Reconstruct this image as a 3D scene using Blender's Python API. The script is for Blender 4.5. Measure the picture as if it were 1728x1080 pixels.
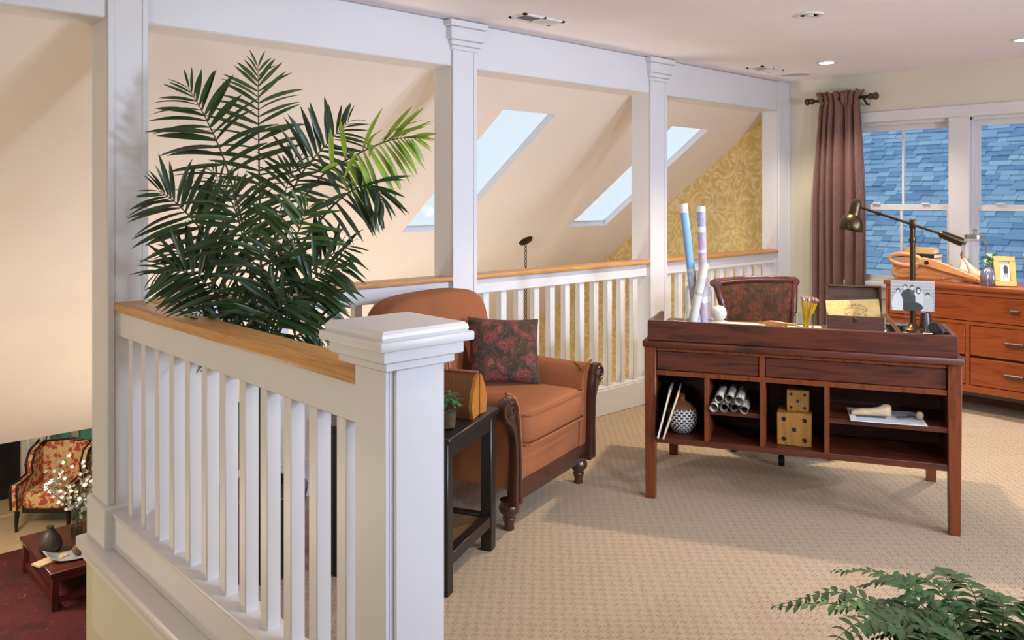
import bpy, bmesh, math, random
from mathutils import Vector, Matrix, Euler
random.seed(7)
S = bpy.context.scene
for o in list(bpy.data.objects): bpy.data.objects.remove(o)
COL = S.collection
R = math.radians

# ------------------------------------------------------------------ camera
F, HY, HC, AY = 1395.0, 334.0, 1.45, R(47.1)
cam = bpy.data.cameras.new('camera'); co = bpy.data.objects.new('camera', cam); COL.objects.link(co)
cam.sensor_width = 36; cam.lens = F*36/1728; cam.shift_y = -(540-HY)/1728; cam.clip_start = .02
co.location = (0, 0, HC); co.rotation_euler = (R(90), 0, AY-R(90)); S.camera = co

# ------------------------------------------------------------------ world, lights, exposure
S.view_settings.view_transform = 'Standard'; S.view_settings.look = 'None'
S.view_settings.gamma = 1; S.view_settings.use_curve_mapping = False
S.view_settings.exposure = 0.06
w = bpy.data.worlds.new('sky'); S.world = w; w.use_nodes = True
bg = w.node_tree.nodes['Background']; bg.inputs[0].default_value = (.76, .89, 1.0, 1); bg.inputs[1].default_value = .98

def area_light(name, loc, target, size, energy, col, sizey=None, spread=180):
    l = bpy.data.lights.new(name, 'AREA'); l.energy = energy; l.color = col; l.size = size
    if sizey: l.shape = 'RECTANGLE'; l.size_y = sizey
    l.spread = R(spread)
    o = bpy.data.objects.new(name, l); COL.objects.link(o); o.location = loc
    o.rotation_euler = (Vector(target)-Vector(loc)).to_track_quat('-Z', 'Y').to_euler(); return o
def point_light(name, loc, energy, col, r=.05):
    l = bpy.data.lights.new(name, 'POINT'); l.energy = energy; l.color = col; l.shadow_soft_size = r
    o = bpy.data.objects.new(name, l); COL.objects.link(o); o.location = loc; return o
def spot_light(name, loc, energy, col, ang=100, blend=.6, r=.05, target=None):
    l = bpy.data.lights.new(name, 'SPOT'); l.energy = energy; l.color = col; l.spot_size = R(ang); l.spot_blend = blend; l.shadow_soft_size = r
    o = bpy.data.objects.new(name, l); COL.objects.link(o); o.location = loc
    if target: o.rotation_euler = (Vector(target)-Vector(loc)).to_track_quat('-Z', 'Y').to_euler()
    return o
COOL, WARM = (.62, .76, 1.0), (1.0, .78, .54)
# assumed window light and photographer's lamps out of view, and an added ceiling fill
area_light('window_daylight', (3.2, -2.7, 1.3), (3.2, 3.6, .5), 3.2, 27, COOL, 1.4, 120)  # assumed cool source standing in for windows; the back wall has none
area_light('studio_lamp_key', (1.3, -2.2, 2.2), (3.9, 3.4, .35), .22, 13, (.66, .80, 1.0), None, 62)  # unseen lamp, assumed for the cool light from the front
area_light('studio_lamp_side', (4.3, -2.4, 2.25), (2.3, 3.5, .5), .28, 17, (.66, .80, 1.0), None, 66)  # unseen lamp, assumed for the cool light from the right
area_light('studio_lamp_bounce', (3.4, -1.6, 1.4), (3.6, -.4, 2.44), .5, 82, (.78, .84, 1.0))  # added lamp aimed upward, only there to brighten the ceiling
# recessed lamps in the loft ceiling, the last one unseen and assumed
for i, (x, y, e, c) in enumerate([(5.787, 2.855, 55, (1, .88, .72)), (5.846, 1.602, 150, (1, .96, .90)), (4.218, 2.181, 150, (1, .80, .56)), (2.3, .9, 30, WARM)]):
    spot_light('ceiling_spot', (x, y, 2.405), e, c, 80 if e == 150 and y < 2 else 125, .5, .04)
# unseen warm lamps in the two-storey room beyond the railing
point_light('hall_lamp', (-.6, 5.2, -.7), 40, (1, .86, .70), .2)  # unseen lamp added to light the left part of the slope
point_light('living_room_lamp', (1.2, 9.6, -.8), 130, (1, .86, .68), .2)  # unseen lamp added to light the room below
area_light('hall_ceiling_wash', (3.0, 5.2, -1.5), (3.0, 5.6, 2), 2.4, 74, (1, .89, .76), 1.2)  # added upward source, there to brighten the sloped ceiling
area_light('stair_lamp', (-1.9, 1.4, 1.9), (1.1, 2.6, .6), .6, 26, (1, .92, .78))  # unseen lamp, assumed for the warm light on the stair side

# ------------------------------------------------------------------ pixel helpers (photo pixel -> place on a known surface)
fv = Vector((math.cos(AY), math.sin(AY), 0)); rv = Vector((math.sin(AY), -math.cos(AY), 0))
def ray(x, y): return fv + rv*((x-864)/F) + Vector((0, 0, (HY-y)/F))
def at_z(x, y, z): d = ray(x, y); return Vector((0, 0, HC)) + d*((z-HC)/d.z)
def at_x(x, y, X): d = ray(x, y); return Vector((0, 0, HC)) + d*(X/d.x)
def at_t(x, y, t): return Vector((0, 0, HC)) + ray(x, y)*t
def at_plane(x, y, p0, ex):
    d = ray(x, y); n = Vector((-ex.y, ex.x, 0)); t = n.dot(p0)/n.dot(d)
    q = d*t; return (q-p0).dot(ex), HC+q.z

# ------------------------------------------------------------------ materials
def lin(c): return tuple(((v/255)/12.92 if v <= 10 else ((v/255+.055)/1.055)**2.4) for v in c)+(1,)
class NT:
    def __init__(s, name):
        s.m = bpy.data.materials.new(name); s.m.use_nodes = True; s.t = s.m.node_tree; s.n = s.t.nodes; s.p = s.n['Principled BSDF']
    def node(s, typ, **kw):
        n = s.n.new(typ)
        for k, v in kw.items():
            if k.startswith('_'): n.inputs[k[1:].replace('_', ' ')].default_value = v
            else: setattr(n, k, v)
        return n
    def link(s, a, b): s.t.links.new(a, b)
    def coords(s, scale=(1, 1, 1), kind='Object', rot=(0, 0, 0)):
        c = s.node('ShaderNodeTexCoord'); mp = s.node('ShaderNodeMapping'); mp.inputs['Scale'].default_value = scale; mp.inputs['Rotation'].default_value = rot
        s.link(c.outputs[kind], mp.inputs[0]); return mp.outputs[0]
    def ramp(s, fac, stops, interp='LINEAR'):
        r = s.node('ShaderNodeValToRGB'); r.color_ramp.interpolation = interp; e = r.color_ramp.elements
        while len(e) < len(stops): e.new(.5)
        for i, (p, c) in enumerate(stops): e[i].position = p; e[i].color = c
        s.link(fac, r.inputs[0]); return r.outputs[0]
    def noise(s, vec, scale, detail=3, rough=.5, dist=0):
        n = s.node('ShaderNodeTexNoise'); n.inputs['Scale'].default_value = scale; n.inputs['Detail'].default_value = detail
        n.inputs['Roughness'].default_value = rough; n.inputs['Distortion'].default_value = dist
        if vec is not None: s.link(vec, n.inputs['Vector'])
        return n.outputs[0]
    def bump(s, h, strength=.2, dist=.01):
        b = s.node('ShaderNodeBump'); b.inputs['Strength'].default_value = strength; b.inputs['Distance'].default_value = dist
        s.link(h, b.inputs['Height']); s.link(b.outputs[0], s.p.inputs['Normal'])
    def base(s, out): s.link(out, s.p.inputs['Base Color'])
    def mixc(s, fac, a, b, mode='MIX'):
        m = s.node('ShaderNodeMix', data_type='RGBA', blend_type=mode)
        for sock, v in ((m.inputs[0], fac), (m.inputs[6], a), (m.inputs[7], b)):
            if hasattr(v, 'links'): s.link(v, sock)
            else: sock.default_value = v
        return m.outputs[2]
    def math(s, op, a, b=None):
        m = s.node('ShaderNodeMath', operation=op)
        for i, v in enumerate((a, b)):
            if v is None: continue
            if hasattr(v, 'links'): s.link(v, m.inputs[i])
            else: m.inputs[i].default_value = v
        return m.outputs[0]
def plain(name, c, rough=.5, metal=0, var=.06, vscale=6, bump=0, bscale=60, coat=0):
    t = NT(name); c = lin(c); v = t.coords()
    d = tuple(x*(1-var) for x in c[:3])+(1,); e = tuple(min(1, x*(1+var)) for x in c[:3])+(1,)
    t.base(t.ramp(t.noise(v, vscale), [(.3, d), (.7, e)]))
    t.p.inputs['Roughness'].default_value = rough; t.p.inputs['Metallic'].default_value = metal; t.p.inputs['Coat Weight'].default_value = coat
    if bump: t.bump(t.noise(v, bscale, 4), bump)
    return t.m
def wood(name, c1, c2, sc=(2, 30, 30), rough=.35, coat=.15, scale=1.0, ring=1.5):
    t = NT(name); v = t.coords(sc); n = t.noise(v, scale, 5, .6, ring)
    n2 = t.noise(v, scale*6, 3, .6)
    c = t.ramp(n, [(.32, lin(c1)), (.55, lin(c2)), (.72, lin(c1))])
    t.base(t.mixc(t.math('MULTIPLY', n2, .35), c, tuple(x*.45 for x in lin(c1)[:3])+(1,)))
    t.p.inputs['Roughness'].default_value = rough; t.p.inputs['Coat Weight'].default_value = coat; t.p.inputs['Coat Roughness'].default_value = .25
    t.bump(n2, .05, .003); return t.m
def glass(name, tint=(1, 1, 1), gl=.9):
    t = NT(name); out = t.n['Material Output']; t.n.remove(t.p)
    tr = t.node('ShaderNodeBsdfTransparent'); tr.inputs[0].default_value = tint+(1,)
    g = t.node('ShaderNodeBsdfGlossy'); g.inputs['Roughness'].default_value = .03
    lw = t.node('ShaderNodeLayerWeight'); lw.inputs[0].default_value = .25
    f = t.math('MULTIPLY', lw.outputs['Fresnel'], gl)
    mx = t.node('ShaderNodeMixShader'); t.link(f, mx.inputs[0]); t.link(tr.outputs[0], mx.inputs[1]); t.link(g.outputs[0], mx.inputs[2]); t.link(mx.outputs[0], out.inputs[0]); return t.m
def emit(name, c, s):
    t = NT(name); t.p.inputs['Emission Color'].default_value = c+(1,); t.p.inputs['Emission Strength'].default_value = s; return t.m
def printed(name, rough=.6):
    t = NT(name); a = t.node('ShaderNodeAttribute', attribute_name='Col'); t.base(a.outputs[0]); t.p.inputs['Roughness'].default_value = rough; return t.m
def swirl_fabric(name, base, blobs, lines, scale, rough=.9):
    """tear-drop rings and curling lines, as on a paisley or flower cloth"""
    t = NT(name); v = t.coords()
    nz = t.node('ShaderNodeTexNoise'); nz.inputs['Scale'].default_value = scale*1.1; nz.inputs['Detail'].default_value = 2; t.link(v, nz.inputs['Vector'])
    dv = t.node('ShaderNodeVectorMath', operation='MULTIPLY_ADD'); dv.inputs[1].default_value = (.10, .10, .10) if scale > 8 else (.2, .2, .2)
    t.link(nz.outputs['Color'], dv.inputs[0]); t.link(v, dv.inputs[2])
    vo = t.node('ShaderNodeTexVoronoi', feature='F1'); vo.inputs['Scale'].default_value = scale; vo.inputs['Randomness'].default_value = .8; t.link(dv.outputs[0], vo.inputs['Vector'])
    rings = t.math('FRACT', t.math('MULTIPLY', vo.outputs['Distance'], 5.0))
    c0 = t.ramp(t.noise(dv.outputs[0], scale*2.2, 3), [(.35, base[0]), (.65, base[1])])
    m1 = t.ramp(vo.outputs['Distance'], [(.42, (1, 1, 1, 1)), (.50, (0, 0, 0, 1))])
    c1 = t.mixc(m1, c0, t.ramp(rings, [(.15, blobs[0]), (.45, blobs[1]), (.62, blobs[2]), (.9, blobs[0])]))
    vo2 = t.node('ShaderNodeTexVoronoi', feature='DISTANCE_TO_EDGE'); vo2.inputs['Scale'].default_value = scale*1.9; t.link(dv.outputs[0], vo2.inputs['Vector'])
    m2 = t.ramp(vo2.outputs['Distance'], [(.0, (.6, .6, .6, 1)), (.05, (0, 0, 0, 1))])
    t.base(t.mixc(m2, c1, lines)); t.p.inputs['Roughness'].default_value = rough; t.p.inputs['Sheen Weight'].default_value = .03
    t.bump(t.noise(v, 400, 2), .15, .002); return t.m

WHITE = plain('white_trim_paint', (218, 217, 219), .38, var=.015, vscale=3)
CEIL = plain('ceiling_paint', (240, 236, 240), .8, var=.015, vscale=2)
CREAM = plain('cream_wall_paint', (216, 211, 192), .75, var=.02, vscale=2)
PEACH = plain('peach_wall_paint', (226, 212, 199), .8, var=.02, vscale=1.5)
OAK = wood('oak_handrail', (184, 128, 70), (208, 156, 98), (3, 40, 40), .42, .12, 1, 1.2)
OAKY = wood('golden_oak_handrail', (190, 130, 66), (216, 162, 96), (40, 3, 40), .42, .12, 1, 1.2)
WALNUT = wood('walnut_desk', (50, 21, 11), (96, 42, 20), (1.6, 16, 16), .42, .10, 1.2)
WALNUTV = wood('walnut_upright', (86, 36, 12), (128, 60, 22), (22, 22, 2.2), .42, .1, 1.2)
DARKIN = wood('walnut_inside', (64, 32, 24), (82, 44, 30), (2, 18, 18), .5, .05, 1.2)
CHERRY = wood('cherry_dresser', (126, 56, 22), (156, 78, 33), (18, 2.0, 18), .32, .25, 1.1)
ESPRESSO = wood('espresso_wood', (17, 13, 12), (27, 20, 18), (4, 30, 30), .4, .15)
MAHOG = wood('carved_mahogany', (56, 30, 19), (80, 45, 28), (9, 9, 9), .3, .3)
DARKMAHOG = wood('dark_mahogany', (68, 26, 20), (92, 38, 28), (9, 9, 9), .28, .3)
BLACKW = plain('black_lacquer_wood', (22, 18, 18), .35)
BROWNW = wood('brown_wood', (74, 46, 34), (98, 64, 48), (3, 30, 30), .45, .1)
PALEW = wood('pale_carved_wood', (196, 132, 78), (218, 160, 104), (4, 22, 22), .5, .05)
LASTW = wood('beech_wood', (190, 160, 122), (210, 184, 148), (4, 22, 22), .5, .05)
DICEW = wood('honey_wood', (146, 96, 38), (172, 120, 54), (24, 24, 3), .5, .05)
SUEDE = plain('rust_suede', (142, 82, 44), .85, var=.10, vscale=5, bump=.06, bscale=250)
PAISLEY = swirl_fabric('paisley_cloth', (lin((46, 30, 23)), lin((66, 44, 32))), (lin((98, 40, 34)), lin((136, 76, 60)), lin((66, 34, 28))), lin((100, 78, 56)), 14)
PAISLEY2 = swirl_fabric('paisley_chair_cloth', (lin((80, 56, 42)), lin((104, 76, 56))), (lin((122, 66, 50)), lin((156, 104, 76)), lin((92, 54, 42))), lin((120, 92, 66)), 13)
FLORAL = swirl_fabric('flower_cloth', (lin((214, 180, 128)), lin((196, 160, 112))), (lin((172, 62, 44)), lin((196, 96, 66)), lin((140, 46, 40))), lin((110, 90, 58)), 13)
BRASS = plain('aged_brass', (76, 62, 42), .34, .9, .12)
BRIGHTBRASS = plain('brass', (140, 110, 56), .28, .9)
STEEL = plain('steel', (150, 148, 146), .3, .9)
STEELD = plain('pewter', (92, 80, 74), .35, .7)
BRONZE = plain('dark_bronze', (46, 34, 28), .42, .6)
BLACK = plain('black_plastic', (18, 18, 20), .35)
GLASS = glass('window_glass', (1, 1, 1), .5)
SKYGLASS = glass('skylight_glass', (1, 1, 1), .06)
JARGLASS = glass('jar_glass', (.95, .97, .98), .55)
PAPER = plain('cream_paper', (232, 222, 196), .8, var=.03)
WPAPER = plain('white_paper', (226, 224, 220), .8, var=.03)
OLDPAPER = plain('old_parchment', (206, 176, 112), .8, var=.16, vscale=30)
PRINT = printed('printed_sheet')
LEAFD = plain('palm_leaf', (44, 66, 34), .36, var=.25, vscale=4)
LEAFL = plain('young_palm_leaf', (138, 166, 46), .45, var=.2, vscale=4)
LEAFM = plain('mid_palm_leaf', (66, 90, 36), .42, var=.2, vscale=4)
STEMG = plain('palm_stem', (62, 70, 40), .55)
FERN = plain('fern_leaf', (40, 74, 30), .55, var=.3, vscale=12)
FERN2 = plain('young_fern_leaf', (80, 114, 58), .45, var=.2, vscale=12)
HERB = plain('herb_leaf', (62, 100, 52), .5, var=.3, vscale=40)
SOIL = plain('moss_soil', (84, 66, 38), .9, var=.3, vscale=60)
CERAM = plain('black_pot', (30, 28, 27), .3)
GOLDEN = plain('pencil_yellow', (206, 164, 36), .4)
ERASER = plain('eraser_pink', (206, 140, 132), .7)
TEAL = plain('teal_wall_paint', (92, 178, 160), .7)
PUTTY = plain('pale_mantel_paint', (206, 198, 186), .5)
RED = plain('red_book_cloth', (160, 52, 44), .6)
def streaked(name, c1, c2, sc):
    t = NT(name); v = t.coords(sc); t.base(t.ramp(t.noise(v, 1, 4, .7), [(.35, lin(c1)), (.65, lin(c2))])); t.p.inputs['Roughness'].default_value = .75
    t.p.inputs['Sheen Weight'].default_value = .2; t.bump(t.noise(v, 3, 2), .12, .003); return t.m
CURTAIN = streaked('mauve_curtain_cloth', (104, 70, 62), (132, 94, 84), (50, 50, 240))
def carpet_mat():
    t = NT('loop_pile_carpet'); v = t.coords((1, 1, 1), rot=(0, 0, R(90)))
    ck = t.node('ShaderNodeTexChecker'); ck.inputs['Scale'].default_value = 38; t.link(v, ck.inputs[0])
    sx = t.node('ShaderNodeSeparateXYZ'); t.link(v, sx.inputs[0])
    ln = t.math('FRACT', t.math('MULTIPLY', sx.outputs[0], 95.0)); gap = t.ramp(ln, [(.55, (0, 0, 0, 1)), (.7, (1, 1, 1, 1)), (.92, (1, 1, 1, 1)), (1, (0, 0, 0, 1))])
    n = t.noise(v, 260, 3); n2 = t.ramp(t.noise(t.coords((30, 90, 60)), 1, 3), [(.42, (0, 0, 0, 1)), (.6, (1, 1, 1, 1))])
    dash = t.math('MULTIPLY', t.math('MULTIPLY', gap, ck.outputs[1]), n2)
    c = t.ramp(t.noise(v, 120, 3, .7), [(.3, lin((164, 143, 118))), (.7, lin((190, 169, 143)))])
    c = t.mixc(t.math('MULTIPLY', ck.outputs[1], .16), c, lin((150, 126, 96)))
    c = t.mixc(t.math('MULTIPLY', dash, .5), c, lin((104, 84, 62)))
    t.base(c); t.p.inputs['Roughness'].default_value = .95
    h = t.math('ADD', t.math('MULTIPLY', dash, -1.0), t.math('MULTIPLY', n, .8)); t.bump(h, .6, .006); return t.m
CARPET = carpet_mat()
def wallpaper_mat():
    t = NT('gold_damask_wallpaper'); v = t.coords()
    nz = t.node('ShaderNodeTexNoise'); nz.inputs['Scale'].default_value = 4; nz.inputs['Detail'].default_value = 2; t.link(v, nz.inputs[0])
    dv = t.node('ShaderNodeVectorMath', operation='MULTIPLY_ADD'); dv.inputs[1].default_value = (.22, .22, .22); t.link(nz.outputs['Color'], dv.inputs[0]); t.link(v, dv.inputs[2])
    vo = t.node('ShaderNodeTexVoronoi'); vo.inputs['Scale'].default_value = 5.5; vo.inputs['Randomness'].default_value = .55; t.link(dv.outputs[0], vo.inputs[0])
    rg = t.math('FRACT', t.math('MULTIPLY', vo.outputs['Distance'], 4.2))
    m = t.ramp(rg, [(.28, (0, 0, 0, 1)), (.36, (1, 1, 1, 1)), (.62, (1, 1, 1, 1)), (.7, (0, 0, 0, 1))])
    n2 = t.ramp(t.noise(dv.outputs[0], 16, 2), [(.48, (0, 0, 0, 1)), (.54, (1, 1, 1, 1))])
    f = t.math('MULTIPLY', t.math('ADD', m, n2), .5)
    t.base(t.mixc(f, lin((206, 176, 108)), lin((228, 206, 152)))); t.p.inputs['Roughness'].default_value = .55; return t.m
WALLPAPER = wallpaper_mat()
def shingle_mat(island):
    t = NT('slate_blue_shingle_%s' % ('mass' if island else 'single'))
    v = t.coords((1, 1, 1))
    src = t.node('ShaderNodeNewGeometry').outputs['Random Per Island'] if island else t.node('ShaderNodeObjectInfo').outputs['Random']
    c = t.ramp(src, [(0, lin((112, 150, 190))), (.5, lin((146, 184, 216))), (1, lin((182, 212, 234)))])
    n = t.noise(v, 220, 3, .7)
    t.base(t.mixc(t.math('MULTIPLY', n, .5), c, lin((84, 120, 162)))); t.p.inputs['Roughness'].default_value = .9; t.bump(n, .3, .004); return t.m
def rug_mat():
    t = NT('worn_red_rug'); v = t.coords(); n = t.noise(v, 3, 5, .65, 1.2); n2 = t.noise(v, 14, 4, .7, 2)
    c = t.ramp(n, [(.3, lin((52, 12, 15))), (.6, lin((82, 20, 22))), (.75, lin((66, 24, 24)))])
    t.base(t.mixc(t.ramp(n2, [(.62, (0, 0, 0, 1)), (.68, (.5, .5, .5, 1))]), c, lin((150, 112, 92)))); t.p.inputs['Roughness'].default_value = .95; t.bump(n2, .2, .004); return t.m
def wicker_mat(name, c1, c2, s):
    t = NT(name); v = t.coords((s, s, s)); ck = t.node('ShaderNodeTexChecker'); ck.inputs['Scale'].default_value = 1; t.link(v, ck.inputs[0])
    t.base(t.mixc(t.math('MULTIPLY', t.noise(v, .6, 2), .5), t.mixc(ck.outputs[1], lin(c1), lin(c2)), lin(c1))); t.p.inputs['Roughness'].default_value = .6; t.bump(ck.outputs[1], .4, .003); return t.m
WICKER = wicker_mat('brown_wicker', (84, 46, 18), (122, 72, 30), 160)
CANE = wicker_mat('woven_cane', (74, 54, 32), (126, 96, 58), 130)
def brickvase_mat():
    t = NT('crackled_black_white_glaze'); c = t.node('ShaderNodeTexCoord'); b = t.node('ShaderNodeTexBrick'); t.link(c.outputs['UV'], b.inputs[0])
    b.inputs['Scale'].default_value = 1; b.inputs['Brick Width'].default_value = .055; b.inputs['Row Height'].default_value = .085; b.inputs['Mortar Size'].default_value = .010
    for i, cc in ((1, (24, 26, 32)), (2, (44, 46, 56)), (3, (214, 212, 208))): b.inputs[i].default_value = lin(cc)
    t.base(b.outputs[0]); t.p.inputs['Roughness'].default_value = .5; return t.m
BRICKVASE = brickvase_mat()

# ------------------------------------------------------------------ mesh builder
class B:
    def __init__(s): s.bm = bmesh.new()
    def _x(s, vs, rot, c):
        M = (rot.to_4x4() if rot is not None else Matrix.Identity(4)); M.translation = Vector(c)
        for v in vs: v.co = M @ v.co
    def box(s, c, size, rot=None, bevel=0, seg=1):
        r = bmesh.ops.create_cube(s.bm, size=1); vs = r['verts']
        for v in vs: v.co = Vector((v.co.x*size[0], v.co.y*size[1], v.co.z*size[2]))
        s._x(vs, rot, c)
        if bevel:
            es = list({e for v in vs for e in v.link_edges}); bmesh.ops.bevel(s.bm, geom=es, offset=bevel, segments=seg, affect='EDGES', profile=.5)
        return s
    def b2(s, x0, x1, y0, y1, z0, z1, bevel=0, seg=1):
        return s.box(((x0+x1)/2, (y0+y1)/2, (z0+z1)/2), (abs(x1-x0), abs(y1-y0), abs(z1-z0)), None, bevel, seg)
    def cyl(s, p0, p1, r0, r1=None, seg=16, caps=True):
        p0, p1 = Vector(p0), Vector(p1); r1 = r0 if r1 is None else r1; d = p1-p0
        q = bmesh.ops.create_cone(s.bm, cap_ends=caps, segments=seg, radius1=r0, radius2=r1, depth=d.length)
        s._x(q['verts'], d.to_track_quat('Z', 'Y').to_matrix(), (p0+p1)/2); return s
    def lathe(s, prof, c=(0, 0, 0), seg=24, uv=False, rot=None, caps=True):
        rings = []
        M = (rot.to_4x4() if rot is not None else Matrix.Identity(4)); M.translation = Vector(c)
        for r, z in prof: rings.append([s.bm.verts.new(M @ Vector((r*math.cos(2*math.pi*i/seg), r*math.sin(2*math.pi*i/seg), z))) for i in range(seg)])
        ul = s.bm.loops.layers.uv.verify() if uv else None
        tot = max(1e-6, sum(math.dist(prof[i], prof[i+1]) for i in range(len(prof)-1))); acc = 0
        for k in range(len(rings)-1):
            nx = acc + math.dist(prof[k], prof[k+1])/tot
            for i in range(seg):
                j = (i+1) % seg
                f = s.bm.faces.new((rings[k][i], rings[k][j], rings[k+1][j], rings[k+1][i]))
                if uv:
                    for l, q in zip(f.loops, ((i/seg, acc), ((i+1)/seg, acc), ((i+1)/seg, nx), (i/seg, nx))): l[ul].uv = q
            acc = nx
        if caps:
            if prof[0][0] > 1e-4: s.bm.faces.new(list(reversed(rings[0])))
            if prof[-1][0] > 1e-4: s.bm.faces.new(rings[-1])
        return s
    def tube(s, pts, r, seg=8, closed=False):
        pts = [Vector(p) for p in pts]; n = len(pts); rings = []; up = Vector((0, 0, 1))
        for i, p in enumerate(pts):
            a = pts[i-1] if (i or closed) else pts[i]; b = pts[(i+1) % n] if (i < n-1 or closed) else pts[i]
            d = (b-a).normalized(); u = up-d*up.dot(d)
            if u.length < 1e-3: u = Vector((1, 0, 0))-d*d.x
            u.normalize(); w_ = d.cross(u); up = u
            rr = r[i] if isinstance(r, (list, tuple)) else r
            rings.append([s.bm.verts.new(p+u*rr*math.cos(2*math.pi*k/seg)+w_*rr*math.sin(2*math.pi*k/seg)) for k in range(seg)])
        for k in range(n if closed else n-1):
            A, C = rings[k], rings[(k+1) % n]
            for i in range(seg): s.bm.faces.new((A[i], A[(i+1) % seg], C[(i+1) % seg], C[i]))
        if not closed: s.bm.faces.new(list(reversed(rings[0]))); s.bm.faces.new(rings[-1])
        return s
    def prism(s, poly, d0, d1, plane='xz', bevel=0, seg=1):
        def P(a, b, d): return {'xz': (a, d, b), 'xy': (a, b, d), 'yz': (d, a, b)}[plane]
        A = [s.bm.verts.new(P(a, b, d0)) for a, b in poly]; C = [s.bm.verts.new(P(a, b, d1)) for a, b in poly]; n = len(poly)
        fs = [s.bm.faces.new(A), s.bm.faces.new(list(reversed(C)))]
        for i in range(n): fs.append(s.bm.faces.new((A[(i+1) % n], A[i], C[i], C[(i+1) % n])))
        bmesh.ops.recalc_face_normals(s.bm, faces=fs)
        if bevel:
            es = list(set(fs[0].edges) | set(fs[1].edges)); bmesh.ops.bevel(s.bm, geom=es, offset=bevel, segments=seg, affect='EDGES', profile=.5)
        return s
    def sell(s, c, rad, e1=.4, e2=.4, rot=None, nu=28, nv=16, fn=None):
        """rounded (super-ellipsoid) cushion"""
        def p(v, e): return math.copysign(abs(v)**e, v)
        rings = []; M = (rot.to_4x4() if rot is not None else Matrix.Identity(4)); M.translation = Vector(c)
        for j in range(nv+1):
            ph = -math.pi/2+math.pi*j/nv; row = []
            for i in range(nu):
                th = 2*math.pi*i/nu
                q = Vector((rad[0]*p(math.cos(ph), e1)*p(math.cos(th), e2), rad[1]*p(math.cos(ph), e1)*p(math.sin(th), e2), rad[2]*p(math.sin(ph), e1)))
                if fn: q = fn(q)
                row.append(s.bm.verts.new(M @ q))
            rings.append(row)
        for j in range(nv):
            for i in range(nu):
                k = (i+1) % nu; s.bm.faces.new((rings[j][i], rings[j][k], rings[j+1][k], rings[j+1][i]))
        bmesh.ops.remove_doubles(s.bm, verts=rings[0]+rings[-1], dist=1e-5); return s
    def poly(s, pts): s.bm.faces.new([s.bm.verts.new(p) for p in pts]); return s
    def mesh(s, name, mat, ang=38):
        me = bpy.data.meshes.new(name); s.bm.normal_update(); s.bm.to_mesh(me); s.bm.free()
        for p in me.polygons: p.use_smooth = True
        me.set_sharp_from_angle(angle=R(ang))
        if mat: me.materials.append(mat)
        return me
    def build(s, name, mat, parent=None, loc=None, rot=None, ang=38):
        return link(name, s.mesh(name, mat, ang), parent, loc, rot)
def link(name, me, parent=None, loc=None, rot=None):
    o = bpy.data.objects.new(name, me); COL.objects.link(o)
    if parent: o.parent = parent
    if loc is not None: o.location = loc
    if rot is not None: o.rotation_euler = rot
    return o
def tag(o, label, cat, group=None):
    o['label'] = label; o['category'] = cat
    if group: o['group'] = group
    return o
def thing(name, label, cat, loc=(0, 0, 0), rz=0, group=None):
    o = bpy.data.objects.new(name, None); COL.objects.link(o); o.location = loc; o.rotation_euler = (0, 0, rz); o.empty_display_size = .1
    return tag(o, label, cat, group)
def struct(o, label=None):
    o['kind'] = 'structure'
    if label: o['label'] = label; 
    return o
def sroot(name, label=None, loc=(0, 0, 0)):
    o = bpy.data.objects.new(name, None); COL.objects.link(o); o.location = loc; return struct(o, label)
def stuff(o): o['kind'] = 'stuff'; return o
def card(name, w_, h_, nx, ny, fn, parent=None, thick=.002, mat=None):
    """printed sheet, upright in xz, the print given as a colour for each cell"""
    bm = bmesh.new(); cl = bm.loops.layers.float_color.new('Col'); V = [[bm.verts.new(((i/nx-.5)*w_, 0, j/ny*h_)) for i in range(nx+1)] for j in range(ny+1)]
    for j in range(ny):
        for i in range(nx):
            f = bm.faces.new((V[j][i], V[j][i+1], V[j+1][i+1], V[j+1][i])); c = lin(fn((i+.5)/nx, (j+.5)/ny))
            for l in f.loops: l[cl] = c
    g = bmesh.ops.extrude_face_region(bm, geom=bm.faces[:])
    for v in g['geom']:
        if isinstance(v, bmesh.types.BMVert): v.co.y += thick
    for f in bm.faces:
        if f.normal.y > .5 or abs(f.normal.y) < .5: pass
    me = bpy.data.meshes.new(name); bm.to_mesh(me); bm.free(); me.materials.append(mat or PRINT); return link(name, me, parent)

exec_order = []
# ================================================================== SETTING
ZL = -2.65           # floor of the room below
ZC = 2.44            # loft ceiling
XW = 6.6             # window wall
SL0, SL1 = 4.958, -.7325   # sloped ceiling: z = SL0 + SL1*y
def sz(y): return SL0+SL1*y
YE = 7.395           # where the slope ends
# floors
fl = B(); fl.b2(1.06, XW, -3, 3.70, -.03, 0); fl.b2(-2.6, 1.06, -3, 1.42, -.03, 0)
struct(fl.build('floor', CARPET), 'beige loop-pile carpet with small woven pattern')
b = B(); b.b2(1.06, XW, -3, 3.70, -.33, -.031); b.b2(-2.6, 1.06, -3, 1.42, -.33, -.031)
struct(b.build('trim_10', CREAM), 'cream painted edge of the loft floor')
b = B(); b.b2(1.065, 1.12, 1.42, 3.80, ZL, -.331); b.b2(1.065, 1.12, 1.42, 3.8, -.331, -.035)
struct(b.build('wall_stair', plain('stair_wall_paint', (206, 200, 166), .75, var=.02)), 'cream wall under the near railing')  # cream darkened so the colour carries the shade on this wall
b = B(); b.b2(-2.6, XW, 1.42, 13.2, ZL-.1, ZL); struct(b.build('floor_lower', plain('pale_stone_floor', (196, 172, 136), .5, var=.08)), 'pale floor of the living room below')
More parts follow.
